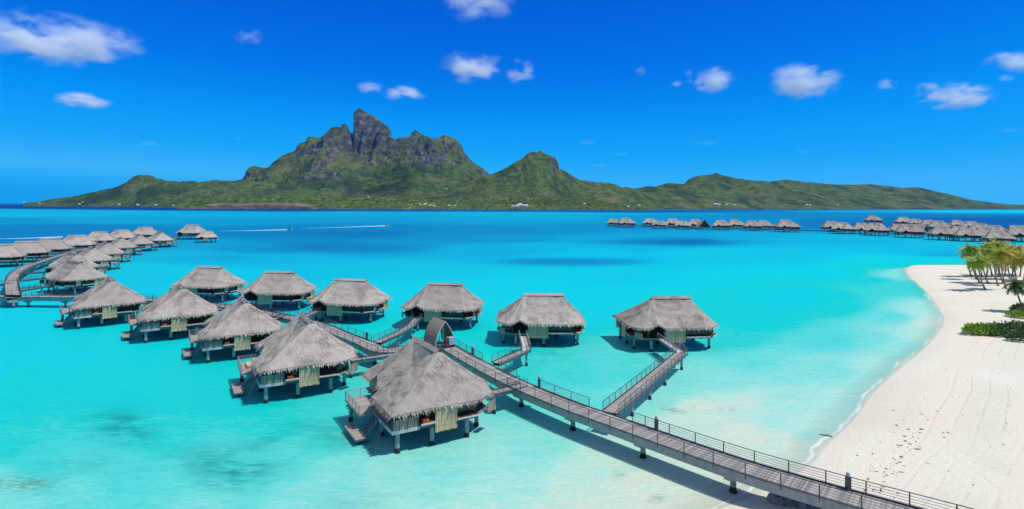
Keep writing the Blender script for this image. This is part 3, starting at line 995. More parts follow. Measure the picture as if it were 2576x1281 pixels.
def make_villa():
    rng = random.Random(3)
    root = empty('overwater_villa')
    m = MB(); roof_mesh(m, rng); m.build('roof', M['thatch'], root)
    # decks
    def prism(poly_, z0, z1):
        m_ = MB(); k = len(poly_)
        vs = [(x, y, z0) for x, y in poly_] + [(x, y, z1) for x, y in poly_]
        m_.add(vs, [tuple(range(k))[::-1], tuple(range(k, 2 * k))] + [(i, (i + 1) % k, k + (i + 1) % k, k + i) for i in range(k)], [(p[1], p[0]) for p in vs])
        return m_
    prism([(.45, .75), (10.1, .75), (12.4, 2.2), (12.4, 14.5), (10.8, 16.1), (2.2, 16.1), (2.2, 8.2), (.45, 8.2)], 1.9, 2.1).build('deck', M['deck'], root)
    m = MB()
    for y in (1.2, 4.0, 6.6, 10.0, 13.0, 15.4): m.box(.7 if y < 8 else 2.3, 11.6 if 3 < y < 14 else 10.0, y - .12, y + .12, 1.58, 1.897)
    m.build('floor_beam', M['dark_wood'], root)
    m = MB(); m.box(.35, 3.3, .58, .747, 1.78, 2.14); m.box(.27, .447, .58, 7.2, 1.78, 2.14)
    m.build('deck_edge', M['pale_wood'], root)
    prism([(-1.25, 7.25), (2.19, 7.25), (2.19, 13.3), (-1.25, 13.3)], 1.86, 2.06).build('terrace', M['deck'], root)
    # walls
    prism([(3.4, 1.15), (9.9, 1.15), (11.95, 2.9), (11.95, 14.1), (10.4, 15.7), (2.9, 15.7), (2.9, 8.2), (3.4, 8.2)], 2.1, 4.25).build('wall', M['dark_wood'], root)
    # south side
    panel('fence', M['fence'], root, (.5, .66), (3.15, .66), 2.13, 3.15)
    m = MB(); m.bar((.45, .66, 3.20), (3.2, .66, 3.20), .13, .07)
    for x in (.5, 1.35, 2.25, 3.15): m.bar((x, .74, 2.1), (x, .74, 4.2 if x in (.5, 3.15) else 3.16), .12)
    m.build('porch_frame', M['grey_wood'], root)
    window(root, (3.35, .95), (4.85, .95), 2.55, 4.2, 2, True)
    m = MB(); m.box(3.55, 4.25, .2, .8, 2.505, 2.85); m.build('cushion', M['orange'], root)
    panel('bamboo_screen', M['bamboo'], root, (4.95, .30), (7.5, .30), 1.35, 4.0, .09, .16, rng)
    window(root, (7.6, .95), (9.95, .95), 2.35, 4.2, 3, True)
    panel('wall_panel', M['red_wood'], root, (9.9, 1.06), (10.15, 1.12), 2.12, 4.2)
    window(root, (10.15, 1.15), (11.9, 2.65), 2.4, 4.2, 2, False, (.65, -.76))
    # east side (towards the boardwalk)
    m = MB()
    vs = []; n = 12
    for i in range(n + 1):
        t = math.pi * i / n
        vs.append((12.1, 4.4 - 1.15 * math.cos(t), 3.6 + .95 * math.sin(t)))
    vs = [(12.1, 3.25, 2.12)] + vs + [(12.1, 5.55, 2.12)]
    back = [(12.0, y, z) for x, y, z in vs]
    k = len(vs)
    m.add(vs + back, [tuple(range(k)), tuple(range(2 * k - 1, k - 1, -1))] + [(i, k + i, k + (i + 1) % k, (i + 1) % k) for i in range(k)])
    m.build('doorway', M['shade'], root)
    panel('bamboo_screen', M['bamboo'], root, (12.55, 5.9), (12.55, 9.6), 1.35, 4.05, .09, .16, rng)
    window(root, (12.1, 9.8), (12.1, 14.0), 2.4, 4.2, 4, True, (1, 0))
    # north side
    window(root, (12.0, 14.25), (10.55, 15.75), 2.4, 4.2, 2, True, (.72, .69))
    panel('curtain', M['curtain'], root, (10.3, 15.95), (9.0, 15.95), 2.3, 4.2)
    window(root, (8.9, 15.86), (6.0, 15.86), 2.4, 4.2, 3, True, (0, 1))
    panel('bamboo_screen', M['bamboo'], root, (5.8, 16.2), (3.2, 16.2), 1.6, 4.15, .09, .16, rng)
    # west side (lagoon side)
    window(root, (3.3, 7.9), (3.3, 1.4), 2.2, 4.2, 5, False, (-1, 0))
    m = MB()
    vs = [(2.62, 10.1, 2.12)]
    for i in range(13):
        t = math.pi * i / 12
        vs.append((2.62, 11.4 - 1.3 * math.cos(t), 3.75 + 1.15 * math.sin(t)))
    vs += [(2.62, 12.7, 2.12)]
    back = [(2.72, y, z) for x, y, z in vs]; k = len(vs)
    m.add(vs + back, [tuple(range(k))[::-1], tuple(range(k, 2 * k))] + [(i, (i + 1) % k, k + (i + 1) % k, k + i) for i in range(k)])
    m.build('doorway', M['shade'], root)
    panel('bamboo_screen', M['bamboo'], root, (2.5, 15.6), (2.5, 13.2), 1.8, 4.1, .09, .12, rng)
    # terrace rails
    m = MB(); rails(m, [(-1.17, 7.35), (-1.17, 13.2), (2.4, 13.2)], 2.06, .95, 1.5, 4); m.build('railing', M['grey_wood'], root)
    m = MB(); rails(m, [(.36, .9), (.36, 4.8)], 2.12, .95, 1.3, 3); m.build('railing', M['rail'], root)
    # landing stage and stairs
    prism([(-2.3, 4.9), (-1.1, 4.9), (-1.1, 9.5), (-2.3, 9.5)], .1, .32).build('landing_stage', M['deck'], root)
    m = MB()
    for y in (5.2, 6.5):
        m.bar((-1.2, y, .26), (.3, y, 2.05), .08, .26)
    for i in range(6):
        t = (i + .5) / 6
        m.box(-1.25 + 1.55 * t - .13, -1.25 + 1.55 * t + .13, 5.25, 6.45, .28 + 1.76 * t, .33 + 1.76 * t)
    m.build('stairs', M['rail'], root)
    m = MB()
    for y in (2.7, 3.4): m.bar((-1.5, y, -1.0), (.3, y, 2.6), .09)
    for i in range(7):
        t = (i + 1) / 8.5
        m.bar((-1.5 + 1.8 * t, 2.7, -1.0 + 3.6 * t), (-1.5 + 1.8 * t, 3.4, -1.0 + 3.6 * t), .06)
    m.build('ladder', M['rail'], root)
    m = MB()
    m.bar((-.05, 4.9, 1.4), (-.05, 4.9, 3.5), .09); m.bar((-.05, 6.1, 1.4), (-.05, 6.1, 3.5), .09)
    m.bar((-.05, 4.9, 2.4), (-.05, 6.1, 3.4), .07); m.bar((-.06, 6.1, 2.4), (-.06, 4.9, 3.4), .07); m.bar((-.05, 4.85, 3.5), (-.05, 6.15, 3.5), .08)
    m.build('gate_frame', M['rail'], root)
    # screen by the gangway
    panel('side_screen', M['fence'], root, (11.4, .6), (12.9, 1.5), 2.0, 3.1)
    # piles
    for (x, y) in [(1.1, 1.3), (5.0, 1.3), (9.2, 1.3), (1.1, 6.6), (6.0, 7.0), (11.6, 3.6), (11.7, 8.8), (3.4, 11.6), (3.6, 15.2), (10.2, 15.2), (-.7, 12.6)]:
        m = MB(); m.tube([(x, y, -1.5), (x, y, -.35), (x, y, 0), (x, y, 1.57 if x > .7 else 1.857)], [.30, .30, .24, .24], 12)
        m.build('pile', M['concrete'], root, smooth=False)
    for y in (5.4, 9.0):
        m = MB(); m.tube([(-1.7, y, -1.4), (-1.7, y, .097)], [.11, .11], 8); m.build('pile', M['concrete'], root)
    return root


villa0 = make_villa()
_used = [False]


def place_villa(A, heading, s=1.0, label='', group='overwater villas'):
    """A: where the local origin (south-west eave corner) stands; heading: of the local x axis"""
    o = villa0 if not _used[0] else copy_tree(villa0)
    _used[0] = True
    o.location = (A[0], A[1], VZ); o.rotation_euler = (0, 0, heading); o.scale = (s, s, s)
    tag(o, label, 'villa', group)
    return o


def near_villa(pa, pb, label, **k):
    a = at(*pa, ZE + VZ); b = at(*pb, ZE + VZ)
    h = math.atan2(b.y - a.y, b.x - a.x)
    s = (b - a).length / 10.2
    return place_villa(a, h, k.get('s', min(max(s, .96), 1.04)), label, 'villas in the near row')


def far_villa(pb, pe, label, square=False):
    b = at(*pb, ZE + VZ); e = at(*pe, ZE + VZ)
    lb = Vector((12.4, .3, 0)) if square else Vector((11.8, .2, 0)); le = Vector((12.4, 16.3, 0)) if square else Vector((12.9, 14.5, 0))
    h = math.atan2(e.y - b.y, e.x - b.x) - math.atan2(le.y - lb.y, le.x - lb.x)
    s = min(max((e - b).length / (le - lb).length, .94), .99)
    c_, s_ = math.cos(h) * s, math.sin(h) * s
    mid = (b + e) / 2; lm = (lb + le) / 2
    return place_villa(Vector((mid.x - (c_ * lm.x - s_ * lm.y), mid.y - (s_ * lm.x + c_ * lm.y), 0)), h, s, label, 'villas beyond the boardwalk')


near_villa((987, 1052), (1210, 1006.6), 'nearest villa, largest thatched roof, just below the arched shelter')
near_villa((650.4, 944.5), (858.3, 914.8), 'villa left of the nearest one, its terrace holding tan furniture')
near_villa((507.2, 857.7), (675, 838.5), 'third villa of the near row, its roof corner hidden by the second')
near_villa((350.9, 815.7), (513.3, 798.6), 'fourth villa of the near row, right of the leftmost one with yellow pile foot')
near_villa((183, 786.5), (335, 770.8), 'leftmost villa of the near row, just right of the straight boardwalk end')

far_villa((1594, 825), (1817.6, 818), 'rightmost villa beyond the boardwalk, reached by a long railed ramp', True)
far_villa((1251, 813.7), (1474.6, 813.7), 'villa facing the camera squarely, second from the right beyond the boardwalk', True)
far_villa((995.9, 774.9), (1178.3, 782.4), 'villa directly behind the arched thatched shelter')
far_villa((757.8, 762), (923, 770.6), 'villa fourth from the right beyond the boardwalk, gangway at its left corner')
far_villa((588, 740.4), (742, 743.8), 'villa behind the third near roof, fifth from the right beyond the boardwalk')
far_villa((416, 723.3), (546, 729), 'leftmost villa beyond the boardwalk, partly hidden by a near roof')


def by_centre(u, v, heading, s, label, group):
    """villa whose plan centre stands under the picture point of its eave line"""
    c = at(u, v, ZE + VZ)
    h = R(heading)
    ex = Vector((math.cos(h), math.sin(h), 0)); ey = Vector((-math.sin(h), math.cos(h), 0))
    # nearest eave -> shift the centre away from the camera
    c = c + Vector((c.x, c.y, 0)).normalized() * 7.5 * s
    a = c - ex * 8.0 * s - ey * 8.3 * s
    return place_villa(a, h, s, label, group)


ordn = ['first', 'second', 'third', 'fourth', 'fifth', 'sixth', 'seventh', 'eighth', 'ninth', 'tenth', 'eleventh', 'twelfth', 'thirteenth', 'fourteenth', 'fifteenth', 'sixteenth', 'seventeenth', 'eighteenth', 'nineteenth', 'twentieth']
inner = [(180, 712, -118, 1.0), (178, 683, -125, 1.0), (226, 663, -135, 1.0), (262, 646, -135, 1.0), (300, 630, -140, 1.0), (346, 620, -135, 1.0), (398, 611, -130, .98)]
for i, (u, v, h, s) in enumerate(inner):
    by_centre(u, v, h, s, ordn[i] + ' villa from the front in the right-hand string of the left cluster', 'inner villas of the left cluster')
outer = [(-6, 657, -60, 1.0), (62, 646, -62, 1.0), (122, 636, -64, 1.0), (189, 625, -66, 1.0), (247, 613, -68, 1.0), (303, 606, -70, 1.0), (362, 598, -75, 1.05)]
for i, (u, v, h, s) in enumerate(outer):
    by_centre(u, v, h, s, ordn[i] + ' villa from the left in the outer string of the left cluster', 'outer villas of the left cluster')
by_centre(480, 594, -95, 1.15, 'detached last villa of the left cluster, white boat wake beside it', 'outer villas of the left cluster')
by_centre(520, 600, -60, .8, 'small roof joined to the right of the detached last villa', 'outer villas of the left cluster')

r5 = [(360, 188, 80, 1.0), (490, 196, 95, 1.2), (760, 190, 70, 1.1), (865, 206, 60, 1.0), (1000, 196, 75, 1.15), (1110, 210, 60, 1.0), (1240, 202, 80, 1.1), (1515, 212, 80, 1.1), (1660, 205, 95, 1.15), (1850, 216, 80, 1.1), (1965, 212, 95, 1.1), (2215, 228, 85, 1.3)]
for i, (x, y, h, s) in enumerate(r5):
    by_centre(1459.8 + .2334 * x, 515.2 + .2334 * y, h, s, ordn[i] + ' thatched roof from the left in the thin far row right of centre', 'villas of the far thin row')
r4 = [(500, 222, 80, 1.15), (625, 240, 60, 1.15), (830, 240, 80, 1.1), (985, 255, 60, 1.2), (1215, 242, 85, 1.05), (1330, 270, 70, 1.2), (1690, 290, 75, 1.15), (1890, 268, 60, 1.05), (1970, 300, 70, 1.1), (2170, 300, 60, 1.1), (2290, 325, 70, 1.0), (2500, 300, 85, 1.3)]
for i, (x, y, h, s) in enumerate(r4):
    by_centre(1975 + .2334 * x, 515.2 + .2334 * y, h, s, ordn[i] + ' villa from the left along the front of the dense right cluster', 'front villas of the right cluster')
rb = [(940, 148, 80, 1.3), (1270, 162, 80, 1.25), (1410, 172, 70, 1.1), (1540, 186, 80, 1.1), (1650, 212, 70, 1.2), (1850, 188, 80, 1.1), (2010, 205, 60, 1.1), (2110, 232, 60, 1.1), (2260, 262, 60, 1.1)]
for i, (x, y, h, s) in enumerate(rb):
    by_centre(1975 + .2334 * x, 515.2 + .2334 * y, h, s, ordn[i] + ' villa from the left in the rear row of the right cluster', 'rear villas of the right cluster')


# small open gabled huts in the far rows
def gable_hut(p, heading, w, dp, h, label):
    root = empty('gabled_hut', (p.x, p.y, 0), heading)
    m = MB()
    z0 = 2.6
    vs = [(-w / 2, -dp / 2, z0), (w / 2, -dp / 2, z0), (0, -dp / 2 - .6, z0 + h), (-w / 2, dp / 2, z0), (w / 2, dp / 2, z0), (0, dp / 2 + .2, z0 + h)]
    m.add(vs, [(0, 2, 5, 3), (1, 4, 5, 2)], [(0, 0), (5, 0), (2, 5), (0, 5), (5, 5), (3, 3)])
    m.add([(x * .93, y, z - .35) for x, y, z in vs], [(0, 2, 5, 3), (1, 4, 5, 2)], [(0, 0), (5, 0), (2, 5), (0, 5), (5, 5), (3, 3)])
    m.build('roof', M['thatch'], root)
    m = MB(); m.add([(-w * .42, -dp / 2 + .6, z0), (w * .42, -dp / 2 + .6, z0), (0, -dp / 2 + .6, z0 + h * .86), (-w * .42, -dp / 2 + .9, z0), (w * .42, -dp / 2 + .9, z0), (0, -dp / 2 + .9, z0 + h * .86)],
                    [(0, 1, 2), (5, 4, 3), (0, 3, 4, 1)])
    m.build('gable_wall', M['dark_wood'], root)
    m = MB(); m.box(-w / 2, w / 2, -dp / 2, dp / 2, 2.2, 2.5); m.build('deck', M['rail'], root)
    for x in (-w * .4, w * .4):
        for y in (-dp * .4, dp * .4):
            m = MB(); m.tube([(x, y, -1), (x, y, 2.2)], [.25, .25], 8); m.build('pile', M['concrete'], root)
    tag(root, label, 'hut')


gable_hut(at(1459.8 + .2334 * 1335, 515.2 + .2334 * 228, 2.6) + Vector((0, 4, 0)), 0, 13, 10, 8, 'dark triangular gabled hut between roofs of the far thin row')
gable_hut(at(1975 + .2334 * 1490, 515.2 + .2334 * 262, 2.6) + Vector((0, 4, 0)), R(25), 12, 10, 7, 'brownish gabled hut inside the dense right cluster')


# ------------------------------------------------------------ boardwalks
def offset_path(P, w):
    P = [Vector((p[0], p[1], 0)) for p in P]
    L = []; Rr = []
    for i, p in enumerate(P):
        d = (P[min(i + 1, len(P) - 1)] - P[max(i - 1, 0)]).normalized()
        n = Vector((-d.y, d.x, 0))
        L.append(p + n * w / 2); Rr.append(p - n * w / 2)
    return L, Rr


def resample(P, step):
    P = [Vector((p[0], p[1], p[2] if len(p) > 2 else 0)) for p in P]
    out = [P[0]]; acc = 0
    for a, b in zip(P[:-1], P[1:]):
        L = (b - a).length; t = step - acc
        while t <= L:
            out.append(a.lerp(b, t / L)); t += step
        acc = L - (t - step)
    if (out[-1] - P[-1]).length > step * .4: out.append(P[-1])
    else: out[-1] = P[-1]
    return out


def boardwalk(name, path, width, z, label, cat, left=True, right=True, beam=.75, pile_step=9.0, post_step=2.6, group=None, gaps=(), pile_off=0, ground_fn=None, rail_h=1.05, caps=True, post_w=.075, rail_mat='metal', shift=0.0, deck_mat='deck'):
    """deck of cross boards on concrete beams, caps and piles; railings of posts, a top rail and wires.
    path points may carry their own z"""
    root = empty(name, (0, 0, 0))
    P3 = [Vector((p[0], p[1], p[2] if len(p) > 2 else z)) for p in path]
    P = resample(P3, 1.0)
    Lf, Rt = offset_path(P, width)
    for i in range(len(P)):
        Lf[i].z = P[i].z; Rt[i].z = P[i].z
    m = MB(); s = 0
    for i in range(len(P) - 1):
        L = (P[i + 1] - P[i]).length
        a, b, c, d = Lf[i], Rt[i], Rt[i + 1], Lf[i + 1]
        dz = Vector((0, 0, .09))
        vs = [a, b, c, d, a - dz, b - dz, c - dz, d - dz]
        uv = [(s, 0), (s, width), (s + L, width), (s + L, 0)] * 2
        m.add(vs, [(0, 1, 2, 3), (7, 6, 5, 4), (0, 3, 7, 4), (1, 5, 6, 2)], uv)
        s += L
    m.build('deck', M[deck_mat], root)
    if beam:
        m = MB()
        Li, Ri = offset_path(P, width - .5)
        for i in range(len(P) - 1):
            z0 = P[i].z - .093; z1 = P[i + 1].z - .093
            a = Vector((Li[i].x, Li[i].y, z0)); b = Vector((Ri[i].x, Ri[i].y, z0)); c = Vector((Ri[i + 1].x, Ri[i + 1].y, z1)); d = Vector((Li[i + 1].x, Li[i + 1].y, z1))
            dz = Vector((0, 0, beam))
            m.add([a, b, c, d, a - dz, b - dz, c - dz, d - dz], [(0, 1, 2, 3), (7, 6, 5, 4), (0, 3, 7, 4), (1, 5, 6, 2)])
        m.build('beam', M['concrete'], root)
    # kerb strips
    for side, on in ((Lf, left), (Rt, right)):
        m = MB()
        for i in range(len(P) - 1):
            m.bar(side[i] + Vector((0, 0, .05)), side[i + 1] + Vector((0, 0, .05)), .10, .10)
        m.build('edge_board', M['metal'], root)
    # piles
    if pile_step:
        Q = resample(P3, pile_step) if not shift else resample(resample(P3, .2)[int(shift / .2):], pile_step)
        for k, p in enumerate(Q):
            if k == 0 and pile_off: continue
            zb = p.z - .093 - beam
            g = -1.5
            if ground_fn:
                gz = ground_fn(p.x, p.y)
                if gz > .6: continue
            i = min(range(len(P)), key=lambda j: (P[j] - p).length)
            n = (Lf[i] - Rt[i]); n.z = 0; n.normalize()
            pl = MB()
            pl.tube([(p.x, p.y, g), (p.x, p.y, .1), (p.x, p.y, .35), (p.x, p.y, zb - (.55 if caps else 0))], [.36, .36, .27, .27] if caps else [.24, .24, .2, .2], 12)
            po = pl.build('pile', M['concrete'], root)
            if caps:
                cp = MB()
                w2 = width / 2 - .35
                d = Vector((-n.y, n.x, 0)) * .38
                c0 = Vector((p.x, p.y, 0))
                top = [c0 - n * w2 - d, c0 + n * w2 - d, c0 + n * w2 + d, c0 - n * w2 + d]
                bot = [c0 - n * w2 * .45 - d * .8, c0 + n * w2 * .45 - d * .8, c0 + n * w2 * .45 + d * .8, c0 - n * w2 * .45 + d * .8]
                vs = [Vector((q.x, q.y, zb - .002)) for q in top] + [Vector((q.x, q.y, zb - .22)) for q in top] + [Vector((q.x, q.y, zb - .55)) for q in bot]
                cp.add(vs, [(0, 1, 2, 3), (0, 4, 5, 1), (1, 5, 6, 2), (2, 6, 7, 3), (3, 7, 4, 0), (4, 8, 9, 5), (5, 9, 10, 6), (6, 10, 11, 7), (7, 11, 8, 4), (11, 10, 9, 8)])
                cp.build('pile_cap', M['concrete'], po)
    # railings
    for side, on in ((Lf, left), (Rt, right)):
        if not on: continue
        m = MB(); wm = MB()
        posts = []
        acc = 0; lastpost = -99
        def ok(q):
            return not any((Vector((q.x, q.y, 0)) - Vector((g[0], g[1], 0))).length < g[2] for g in gaps)
        runs = []; cur = []
        for i in range(len(side)):
            if ok(side[i]): cur.append(side[i])
            else:
                if len(cur) > 1: runs.append(cur)
                cur = []
        if len(cur) > 1: runs.append(cur)
        for run in runs:
            rs = resample(run, post_step)
            for q in rs:
                pb = MB(); pb.bar((q.x, q.y, q.z - .35), (q.x, q.y, q.z + rail_h), post_w)
                pb.build('railing_post', M[rail_mat], root)
            rail = MB()
            for a, b in zip(rs[:-1], rs[1:]):
                up = Vector((0, 0, rail_h + .02))
                rail.bar(a + up, b + up, .085, .045)
            ro = rail.build('handrail', M[rail_mat], root)
            wire = MB()
            for a, b in zip(rs[:-1], rs[1:]):
                for kk in range(4):
                    up = Vector((0, 0, rail_h * (kk + .8) / 4.9))
                    wire.bar(a + up, b + up, .028)
            wire.build('railing_wires', M['cable'], ro)
    tag(root, label, cat, group)
    return root


DZ = 2.6
up_edge = [(1144, 869), (1223, 912), (1326, 962), (1447, 1010), (1513.5, 1033), (1842.5, 1142.7), (2060.9, 1205.6), (2336.7, 1278.7), (2640, 1358)]
E_ = [at(u, v, DZ) for u, v in up_edge]
ctr = []
for i, p in enumerate(E_):
    d = (E_[min(i + 1, len(E_) - 1)] - E_[max(i - 1, 0)]).normalized()
    n = Vector((d.y, -d.x, 0))
    if n.y > 0: n = -n
    ctr.append(p + n * 1.45)
left_px = [(933.7, 860.5), (880, 841), (830, 821), (760, 803), (700, 792), (620, 778), (530, 768), (440, 761), (350, 757), (240, 753), (130, 752), (0, 752), (-140, 753)]
lft = []
LE = [at(u, v, DZ) for u, v in left_px]
for i, p in enumerate(LE):
    d = (LE[min(i + 1, len(LE) - 1)] - LE[max(i - 1, 0)]).normalized()
    n = Vector((d.y, -d.x, 0))
    if n.y > 0: n = -n
    lft.append(p + n * 1.45)
hub0 = at(985, 881, DZ) + Vector((-1.1, -.9, 0))
hub = Vector((ctr[0].x - 4.2, ctr[0].y - .4, DZ)) 
_e0 = (ctr[-1] - ctr[-2]).normalized()
main_path = [tuple(ctr[-1] + _e0 * 24), tuple(ctr[-1] + _e0 * 12)] + [tuple(p) for p in reversed(ctr)] + [tuple(ctr[0] + (ctr[0] - ctr[1]).normalized() * 1.5), tuple((ctr[0] + hub0) / 2 + Vector((-1.0, .4, 0))), tuple(hub0)] + [tuple(p) for p in lft]
sm = catmull(np.array([p[:2] for p in main_path]), 4)
main_path = [(p[0], p[1], DZ) for p in sm]

# junctions with the side gangways
J5 = at(1530, 1040, DZ); J4 = at(1244, 918, DZ); J3 = at(950, 868, DZ); J1 = at(1316, 966, DZ); J2 = at(1000, 888, DZ); J2b = at(800, 815, DZ)
boardwalk('boardwalk', main_path, 2.9, DZ, 'long main boardwalk curving from the sand to the left villas', 'boardwalk', gaps=[(J5.x, J5.y, 2.6), (J4.x, J4.y, 2.2), (J3.x, J3.y, 2.0), (J1.x, J1.y, 2.0), (J2.x, J2.y, 2.4), (J2b.x, J2b.y, 1.8), (at(35, 756, DZ).x, at(35, 756, DZ).y, 3.0)], beam=.85, shift=25.8 % 9.6 + 9.6 * 0, pile_step=9.6, post_step=2.9, ground_fn=ground)


def gangway(pts, label, w=1.7, group='gangways to the villas', zs=None, step=7.0, piles=True, pale=False):
    path = []
    for i, p in enumerate(pts):
        z = zs[i] if zs else DZ - .02
        q = at(p[0], p[1], z)
        path.append((q.x, q.y, z))
    return boardwalk('gangway', path, w, DZ, label, 'gangway', beam=.3, pile_step=step if piles else 0, post_step=1.9, group=group, pile_off=1, caps=False, post_w=.06, rail_mat='grey_wood' if pale else 'metal', deck_mat='pale_wood' if pale else 'deck')


gangway([(1538, 1036), (1600, 985), (1660, 934), (1716, 886)], 'long straight gangway climbing away to the rightmost villa', 1.9, zs=[2.6, 2.6, 2.6, 2.6])
gangway([(1714, 884), (1664, 850)], 'short pale stair bridge turning left up to the rightmost villa', 1.3, zs=[2.62, 2.6], piles=False, pale=True)
gangway([(1250, 914), (1290, 897), (1326, 880)], 'gangway to the villa that faces the camera squarely', 1.7)
gangway([(1325, 882), (1316, 846)], 'steep pale stair bridge up to the villa facing the camera squarely', 1.3, zs=[2.62, 2.6], piles=False, pale=True)
gangway([(952, 864), (1000, 843), (1035, 822), (1052, 803)], 'curved gangway climbing to the villa behind the arched shelter', 1.7)
gangway([(770, 800), (785, 793), (812, 781)], 'short gangway at the left corner of the fourth villa beyond the boardwalk', 1.7)
gangway([(1318, 970), (1245, 989)], 'short gangway joining the nearest villa to the main boardwalk', 1.6)
gangway([(1000, 893), (885, 910)], 'gangway joining the second near villa to the main boardwalk', 1.6)
gangway([(715, 797), (668, 818)], 'gangway to the third near villa, mostly behind its roof', 1.6)
gangway([(560, 782), (520, 790)], 'gangway to the fourth near villa, between two roofs', 1.6)

# curved boardwalk between the left strings
cv = [at(35, 757, DZ), at(30, 720, DZ), at(42, 698, DZ), at(70, 679, DZ), at(100, 668, DZ)] + [Vector((-214, 280, DZ)), Vector((-231, 330, DZ)), Vector((-238, 380, DZ)), Vector((-238, 405, DZ))]
cvp = [(p[0], p[1], DZ) for p in catmull(np.array([(p.x, p.y) for p in cv]), 5)]
boardwalk('boardwalk', cvp, 3.0, DZ, 'curved boardwalk bending away between the left strings of villas', 'boardwalk', beam=.7, pile_step=12, post_step=3.2)
for (a, b, lab) in [((45, 698), (150, 689), 'left cluster gangway highest of those right of the curved boardwalk'), ((38, 716), (128, 706), 'left cluster gangway in the middle of those right of the curved boardwalk'), ((50, 740), (135, 725), 'left cluster gangway lowest of those right of the curved boardwalk'),
                    ((28, 722), (-40, 730), 'gangway leaving the curved boardwalk towards the left frame edge')]:
    gangway([a, b], lab, 1.5)

# far boardwalk linking the right rows
fb = [at(1459.8 + .2334 * x, 515.2 + .2334 * y, DZ) for x, y in [(300, 215), (640, 212), (1400, 232), (2300, 248), (2600, 256)]] + [at(1975 + .2334 * x, 515.2 + .2334 * y, DZ) for x, y in [(700, 250), (1300, 262), (1800, 290), (2500, 320)]]
boardwalk('boardwalk', [(p.x, p.y, DZ) for p in fb], 3.0, DZ, 'thin distant boardwalk linking the far right rows', 'boardwalk', left=False, right=False, beam=.8, pile_step=14, caps=False)


# bollard lamps along the boardwalk
def make_bollard():
    root = empty('bollard_lamp')
    m = MB(); m.box(-.17, .17, -.17, .17, -.3, 1.15); m.build('post', M['metal'], root)
    m = MB(); m.tube([(0, 0, 1.15), (0, 0, 1.42), (0, 0, 1.48)], [.15, .15, .05], 10); m.build('lamp_cover', mat_plain('frosted_cover', (.42, .42, .40), .4, .4), root)
    return root
bol = make_bollard()
bl = [((2136, 1227), 'nearest bollard lamp, standing above the sand edge'), ((1653, 1079), 'bollard lamp just right of the long gangway junction'), ((1358, 974), 'bollard lamp between the two right gangways'),
      ((1190, 893), 'bollard lamp just right of the arched shelter'), ((924, 856), 'bollard lamp beside the curved gangway junction'), ((640, 780), 'bollard lamp between two near roofs'), ((608, 777), 'bollard lamp left of the third near roof peak')]
first = True
for (p, lab) in bl:
    o = bol if first else copy_tree(bol); first = False
    q = at(p[0], p[1], DZ); o.location = (q.x, q.y, DZ)
    tag(o, lab, 'lamp', 'bollard lamps on the boardwalk')


# ------------------------------------------------------------ arched shelter and cart
def shelter():
    a = at(1097.4, 875.4, DZ); b = at(1143.4, 867.9, DZ)
    mid = (a + b) / 2; w = (b - a).length
    h = math.atan2(b.y - a.y, b.x - a.x)
    root = empty('arched_shelter', (mid.x, mid.y, DZ), h)
    m = MB(); prof = []
    for i in range(13):
        t = i / 12
        # pointed arch: right half then mirrored
        ang = t * R(36)
        prof.append((w / 2 - (1 - math.cos(ang)) / (1 - math.cos(R(36))) * w / 2, math.sin(ang) * 4.0 / math.sin(R(36))))
    k0 = prof[-1][0]
    prof = [(max(x, 0) if i < 12 else 0, z) for i, (x, z) in enumerate(prof)]
    full = [(-x, z) for x, z in prof] + [(x, z) for x, z in reversed(prof[:-1])]
    n = len(full); dep = 4.2
    vs = []; uv = []
    rows = 8
    for r in range(rows + 1):
        y = -.5 * (1 - abs(r / rows - .5) * 2) * 0 + dep * r / rows
        for i, (x, z) in enumerate(full):
            vs.append((x * 1.06 + .05 * mnoise.noise(Vector((x, y, z)) * 2), y, z + .14)); uv.append((y, i * .4))
    fs = [(r * n + i, r * n + i + 1, (r + 1) * n + i + 1, (r + 1) * n + i) for r in range(rows) for i in range(n - 1)]
    m.add(vs, fs, uv)
    m.add([(x * .92, y, z - .14) for x, y, z in vs], fs, uv)
    m.add([v for v in vs[:n]] + [(x * .92, y, z - .14) for x, y, z in vs[:n]], [(i, i + 1, n + i + 1, n + i) for i in range(n - 1)], [(i * .3, 0) for i in range(2 * n)])
    m.build('roof', M['brown_thatch'], root)
    m = MB(); m.tube([(x * 1.0, -.06, z) for x, z in full], [.07] * n, 6); m.build('front_arch', M['pale_wood'], root)
    m = MB(); m.tube([(x * 1.0, dep + .05, z) for x, z in full], [.11] * n, 6); m.build('rear_arch', M['dark_wood'], root)
    m = MB(); m.bar((-.2, .3, 0), (-.2, .3, 3.9), .06); m.build('post', M['pale_wood'], root)
    m = MB(); m.bar((-w / 2, .1, 1.1), (-w / 2, 3.9, 1.1), .07); m.bar((-w / 2 - .1, .1, 0), (-w / 2 - .1, .1, 1.1), .07); m.build('railing', M['grey_wood'], root)
    tag(root, 'pointed arch shelter of thatch standing over the main boardwalk', 'shelter')
    # service cart
    c = empty('service_cart', tuple(mid + Vector((.15, -.1, .0)) ), h)
    c.location.z = DZ
    m = MB(); m.box(-.05, 1.05, -1.3, -.2, .42, 1.55); m.build('cargo_box', mat_plain('cart_box', (.33, .38, .46), .5, .4), c)
    m = MB(); m.box(-.6, -.06, -1.2, -.3, .42, .62); m.box(-.6, -.45, -1.2, -.3, .62, 1.3); m.build('seat', mat_plain('cart_seat', (.22, .03, .035), .6, .4), c)
    m = MB(); m.box(-1.0, 1.05, -1.25, -.25, .25, .40); m.build('chassis', M['metal'], c)
    for x in (-.75, .75):
        for y in (-1.22, -.28):
            m = MB(); m.tube([(x, y - .07, .2), (x, y + .07, .2)], [.2, .2], 12); m.build('wheel', M['shade'], c)
    tag(c, 'small service cart with a pale box parked under the arch', 'cart')


shelter()


